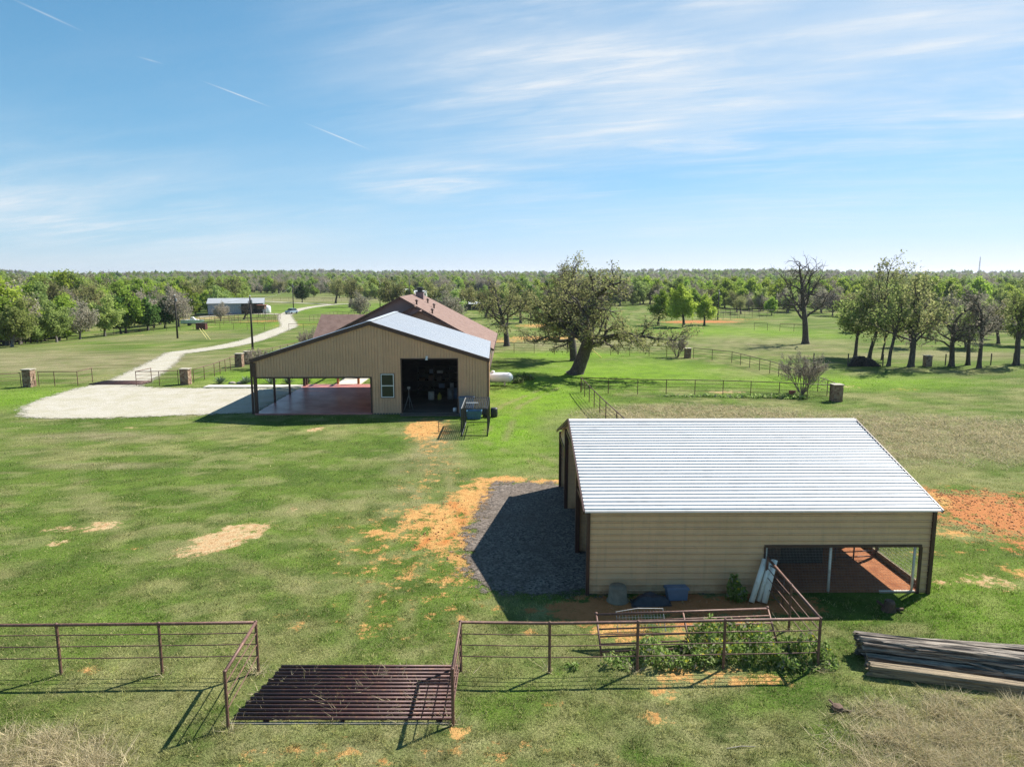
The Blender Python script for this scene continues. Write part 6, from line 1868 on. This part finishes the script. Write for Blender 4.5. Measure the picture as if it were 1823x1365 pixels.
for x in (gw / 2 - 6.2, gw / 2 - 3.1, gw / 2 - 0.1):
    MB().box(x - 0.12, x + 0.12, -gd / 2 - 0.06, -gd / 2 + 0.2, 0, ge).build('front_post', 'white' if x > gw / 2 - 1 else 'postwood', t)
t = thing('round_tank', (-74.5, 217, hz(-74.5, 217)), 'white round water tank right of the grey barn', 'tank')
MB().lathe([(1.15, 0), (1.2, 0.1), (1.2, 1.7), (1.0, 2.1), (0.3, 2.3)], (0, 0, 0), 20).build('shell', 'white', t, smooth=True)
MB().lathe([(0.3, 2.3), (0.3, 2.42), (0.1, 2.45)], (0, 0, 0), 12).build('lid', 'white', t)
# boat on trailer
t = thing('boat_trailer', (-76.8, 171, hz(-76.8, 171)), 'pale teal and white boat parked on a trailer at woods edge', 'boat', rz=R(12))
sec = [(-2.4, 0.85, 0.55), (-1.0, 0.95, 0.5), (0.8, 0.9, 0.5), (2.0, 0.55, 0.7), (2.8, 0.06, 0.95)]
vs = []
for x, w, z in sec: vs += [(x, -w, 1.35), (x, -w * 0.75, z), (x, w * 0.75, z), (x, w, 1.35)]
fs = [(4 * i + k, 4 * i + k + 1, 4 * i + k + 5, 4 * i + k + 4) for i in range(4) for k in range(3)] + [(0, 1, 2, 3)]
MB().add(vs, fs).build('hull', 'teal', t)
MB().box(-2.3, 1.5, -0.8, 0.8, 1.3, 1.42).build('deck', 'white', t)
m = MB(); m.add([(-0.3, -0.6, 1.42), (0.9, -0.6, 1.42), (0.9, 0.6, 1.42), (-0.3, 0.6, 1.42), (-0.2, -0.5, 2.05), (0.3, -0.5, 2.05), (0.3, 0.5, 2.05), (-0.2, 0.5, 2.05)], [(4, 5, 6, 7), (0, 1, 5, 4), (1, 2, 6, 5), (2, 3, 7, 6), (3, 0, 4, 7)])
m.build('windscreen', 'white', t)
MB().box(-2.0, 3.2, -0.06, 0.06, 0.4, 0.5).build('trailer_frame', 'black', t)
for y in (-0.8, 0.8): MB().tube([(-0.6, y - 0.09, 0.32), (-0.6, y + 0.09, 0.32)], 0.32, 14).build('wheel', 'tyre', t)
t = thing('feed_box', (-65.5, 150.2, hz(-65.5, 150.2)), 'dark red box shed on the paddock fence line', 'shed')
MB().box(-1.0, 1.0, -0.6, 0.6, 0.1, 1.35).build('body', 'redpaint', t)
MB().box(-1.1, 1.1, -0.7, 0.7, 1.35, 1.45).build('roof', 'postwood', t)
# deer feeder on legs and a bent dead tree
t = thing('hunting_blind', (-69.0, 197, hz(-69, 197)), 'small brown box blind raised on legs by the lane', 'blind')
for x in (-0.7, 0.7):
    for y in (-0.6, 0.6): MB().bar((x * 1.2, y * 1.2, 0), (x, y, 2.3), 0.12).build('leg', 'postwood', t)
MB().box(-1.0, 1.0, -0.9, 0.9, 2.3, 3.3).build('cabin', 'stump', t)
MB().box(-1.25, 1.25, -1.15, 1.15, 3.3, 3.42).build('roof', 'terracotta', t)
t = tree_thing('dead_tree', 'bent bare dead tree leaning beside the raised blind', tree_data(151, deadS, 4.0, 0.3, (0.5, 0), per=0), 'bark', None); put(t, (-71.5, 190), 0.0, 0.9)
# car on the lane
t = thing('parked_car', (-65.2, 211, hz(-65.2, 211) + 0.05), 'silver blue car on the pale lane beside the utility pole', 'car', rz=R(-15))
sec = [(-2.1, .62, .70), (-2.0, .5, .95), (-0.6, .5, .98), (0.9, .5, .98), (2.0, .5, .92), (2.15, .6, .72)]
vs, fs = [], []
for y, zl, zh in sec: vs += [(-.86, y, .28), (-.9, y, zl), (-.84, y, zh), (.84, y, zh), (.9, y, zl), (.86, y, .28)]
for i in range(5):
    for k in range(5): fs.append((6 * i + k, 6 * i + k + 1, 6 * i + k + 7, 6 * i + k + 6))
fs += [(0, 1, 2, 3, 4, 5), (35, 34, 33, 32, 31, 30)]
MB().add(vs, fs).build('body', 'carpaint', t)
m = MB(); m.add([(-.8, -1.2, .97), (.8, -1.2, .97), (.8, 1.9, .97), (-.8, 1.9, .97), (-.64, -.4, 1.55), (.64, -.4, 1.55), (.64, 1.4, 1.55), (-.64, 1.4, 1.55)], [(0, 1, 5, 4), (1, 2, 6, 5), (2, 3, 7, 6), (3, 0, 4, 7)]); m.build('windows', 'glass', t)
MB().box(-.66, .66, -.42, 1.42, 1.55, 1.60).build('roof', 'carpaint', t)
for x in (-.86, .86):
    for y in (-1.3, 1.35): MB().tube([(x - .1, y, .33), (x + .1, y, .33)], .33, 16).build('wheel', 'tyre', t)
for x in (-.6, .6): MB().box(x - .17, x + .17, -2.13, -2.05, .66, .8).build('headlight', 'white', t)
# long shed, houses
t = thing('long_shed', (-17.5, 240, hz(-17.5, 240)), 'long low dark shed with pale roof behind the house', 'shed', rz=R(-3))
roof_plane([(-8.5, -1.6, 2.1), (8.5, -1.6, 2.1), (8.5, 2.4, 2.7), (-8.5, 2.4, 2.7)], 'roof', t, 0.08, 'galv')
for i in range(8): MB().box(-8.2 + i * 2.06, -8.2 + i * 2.06 + 1.98, -1.3, -1.2, 0, 2.05).build('wall_panel', 'postwood', t)
for q, mt, rf, lb, s in (((-58, 385), 'white', 'galv', 'small white house left of the house chimney', 1.0), ((-49.5, 388), 'white', 'galv', 'white building right of the house chimney', 0.8), ((-40, 384), 'bluebin', 'bluebin', 'low blue trailer right of the house chimney', 0.75)):
    t = thing('distant_house', (*q, hz(*q)), lb, 'house')
    MB().box(-4 * s, 4 * s, -3 * s, 3 * s, 0, 3.0 * s).build('wall', mt, t)
    for sg in (-1, 1): roof_plane([(-4.4 * s, sg * 3.4 * s, 2.9 * s), (4.4 * s, sg * 3.4 * s, 2.9 * s), (4.4 * s, 0, 4.6 * s), (-4.4 * s, 0, 4.6 * s)], 'roof', t, 0.1, rf)
    for x in (-2, 1): MB().box((x) * s, (x + 1.1) * s, -3 * s - .06, -3 * s, 1.0 * s, 2.1 * s).build('window', 'glass', t)
q = (1330, 2050)
t = thing('radio_tower', (*q, hz(*q)), 'thin lattice radio tower on the right horizon', 'tower')
for k in range(3):
    a = k * 2.094; MB().bar((2.2 * math.cos(a), 2.2 * math.sin(a), 0), (0.5 * math.cos(a), 0.5 * math.sin(a), 52), 0.5).build('mast_leg', 'steel', t)
m = MB()
for j in range(13):
    z = j * 4; f = 2.2 - 1.7 * z / 52
    for k in range(3):
        a, b = k * 2.094, (k + 1) * 2.094; m.bar((f * math.cos(a), f * math.sin(a), z), ((f - .13) * math.cos(b), (f - .13) * math.sin(b), z + 4), 0.3)
m.build('bracing', 'steel', t)
# split firewood stacked between the right trunks
rg = random.Random(8)
lm = []
for i in range(3):
    m = MB(); k = 7
    m.tube([(0, -0.22, 0), (0, 0.22, 0)], 0.085 + 0.02 * i, k); lm.append(m)
meshes = []
for m in lm:
    o = m.build('firewood_log', 'pole', None); meshes.append(o.data); bpy.data.objects.remove(o)
for row in range(7):
    for i in range(int(19 - row * 1.6 - (row > 4) * 3)):
        o = bpy.data.objects.new('firewood_log', rg.choice(meshes)); col.objects.link(o)
        o.location = (41.6 + 0.12 * row + i * 0.215 + rg.uniform(-.03, .03), 87.3 + rg.uniform(-.08, .08), 0.10 + row * 0.18); o.rotation_euler = (rg.uniform(-.06, .06), rg.uniform(0, 3), rg.uniform(-.15, .15))
        tag(o, 'dark split log in the firewood pile between the right trunks', 'log', 'logs of the firewood pile')

# ------------------------------------------------------------------ thin air haze round the whole place
hb = MB().box(-5600, 5600, -700, 7600, -4.5, 82)
me = bpy.data.meshes.new('haze'); me.from_pydata(hb.v, [], hb.f)
m, n, l = newmat('thin_haze')
o = n.new("ShaderNodeOutputMaterial"); v = n.new("ShaderNodeVolumePrincipled")
v.inputs["Color"].default_value = (0.86, 0.92, 1.0, 1); v.inputs["Density"].default_value = 0.00008; v.inputs["Anisotropy"].default_value = 0.3
l.new(v.outputs[0], o.inputs["Volume"])
me.materials.append(m)
o = bpy.data.objects.new('haze', me); col.objects.link(o)
tag(o, 'thin pale spring haze softening the far woods', kind='stuff')
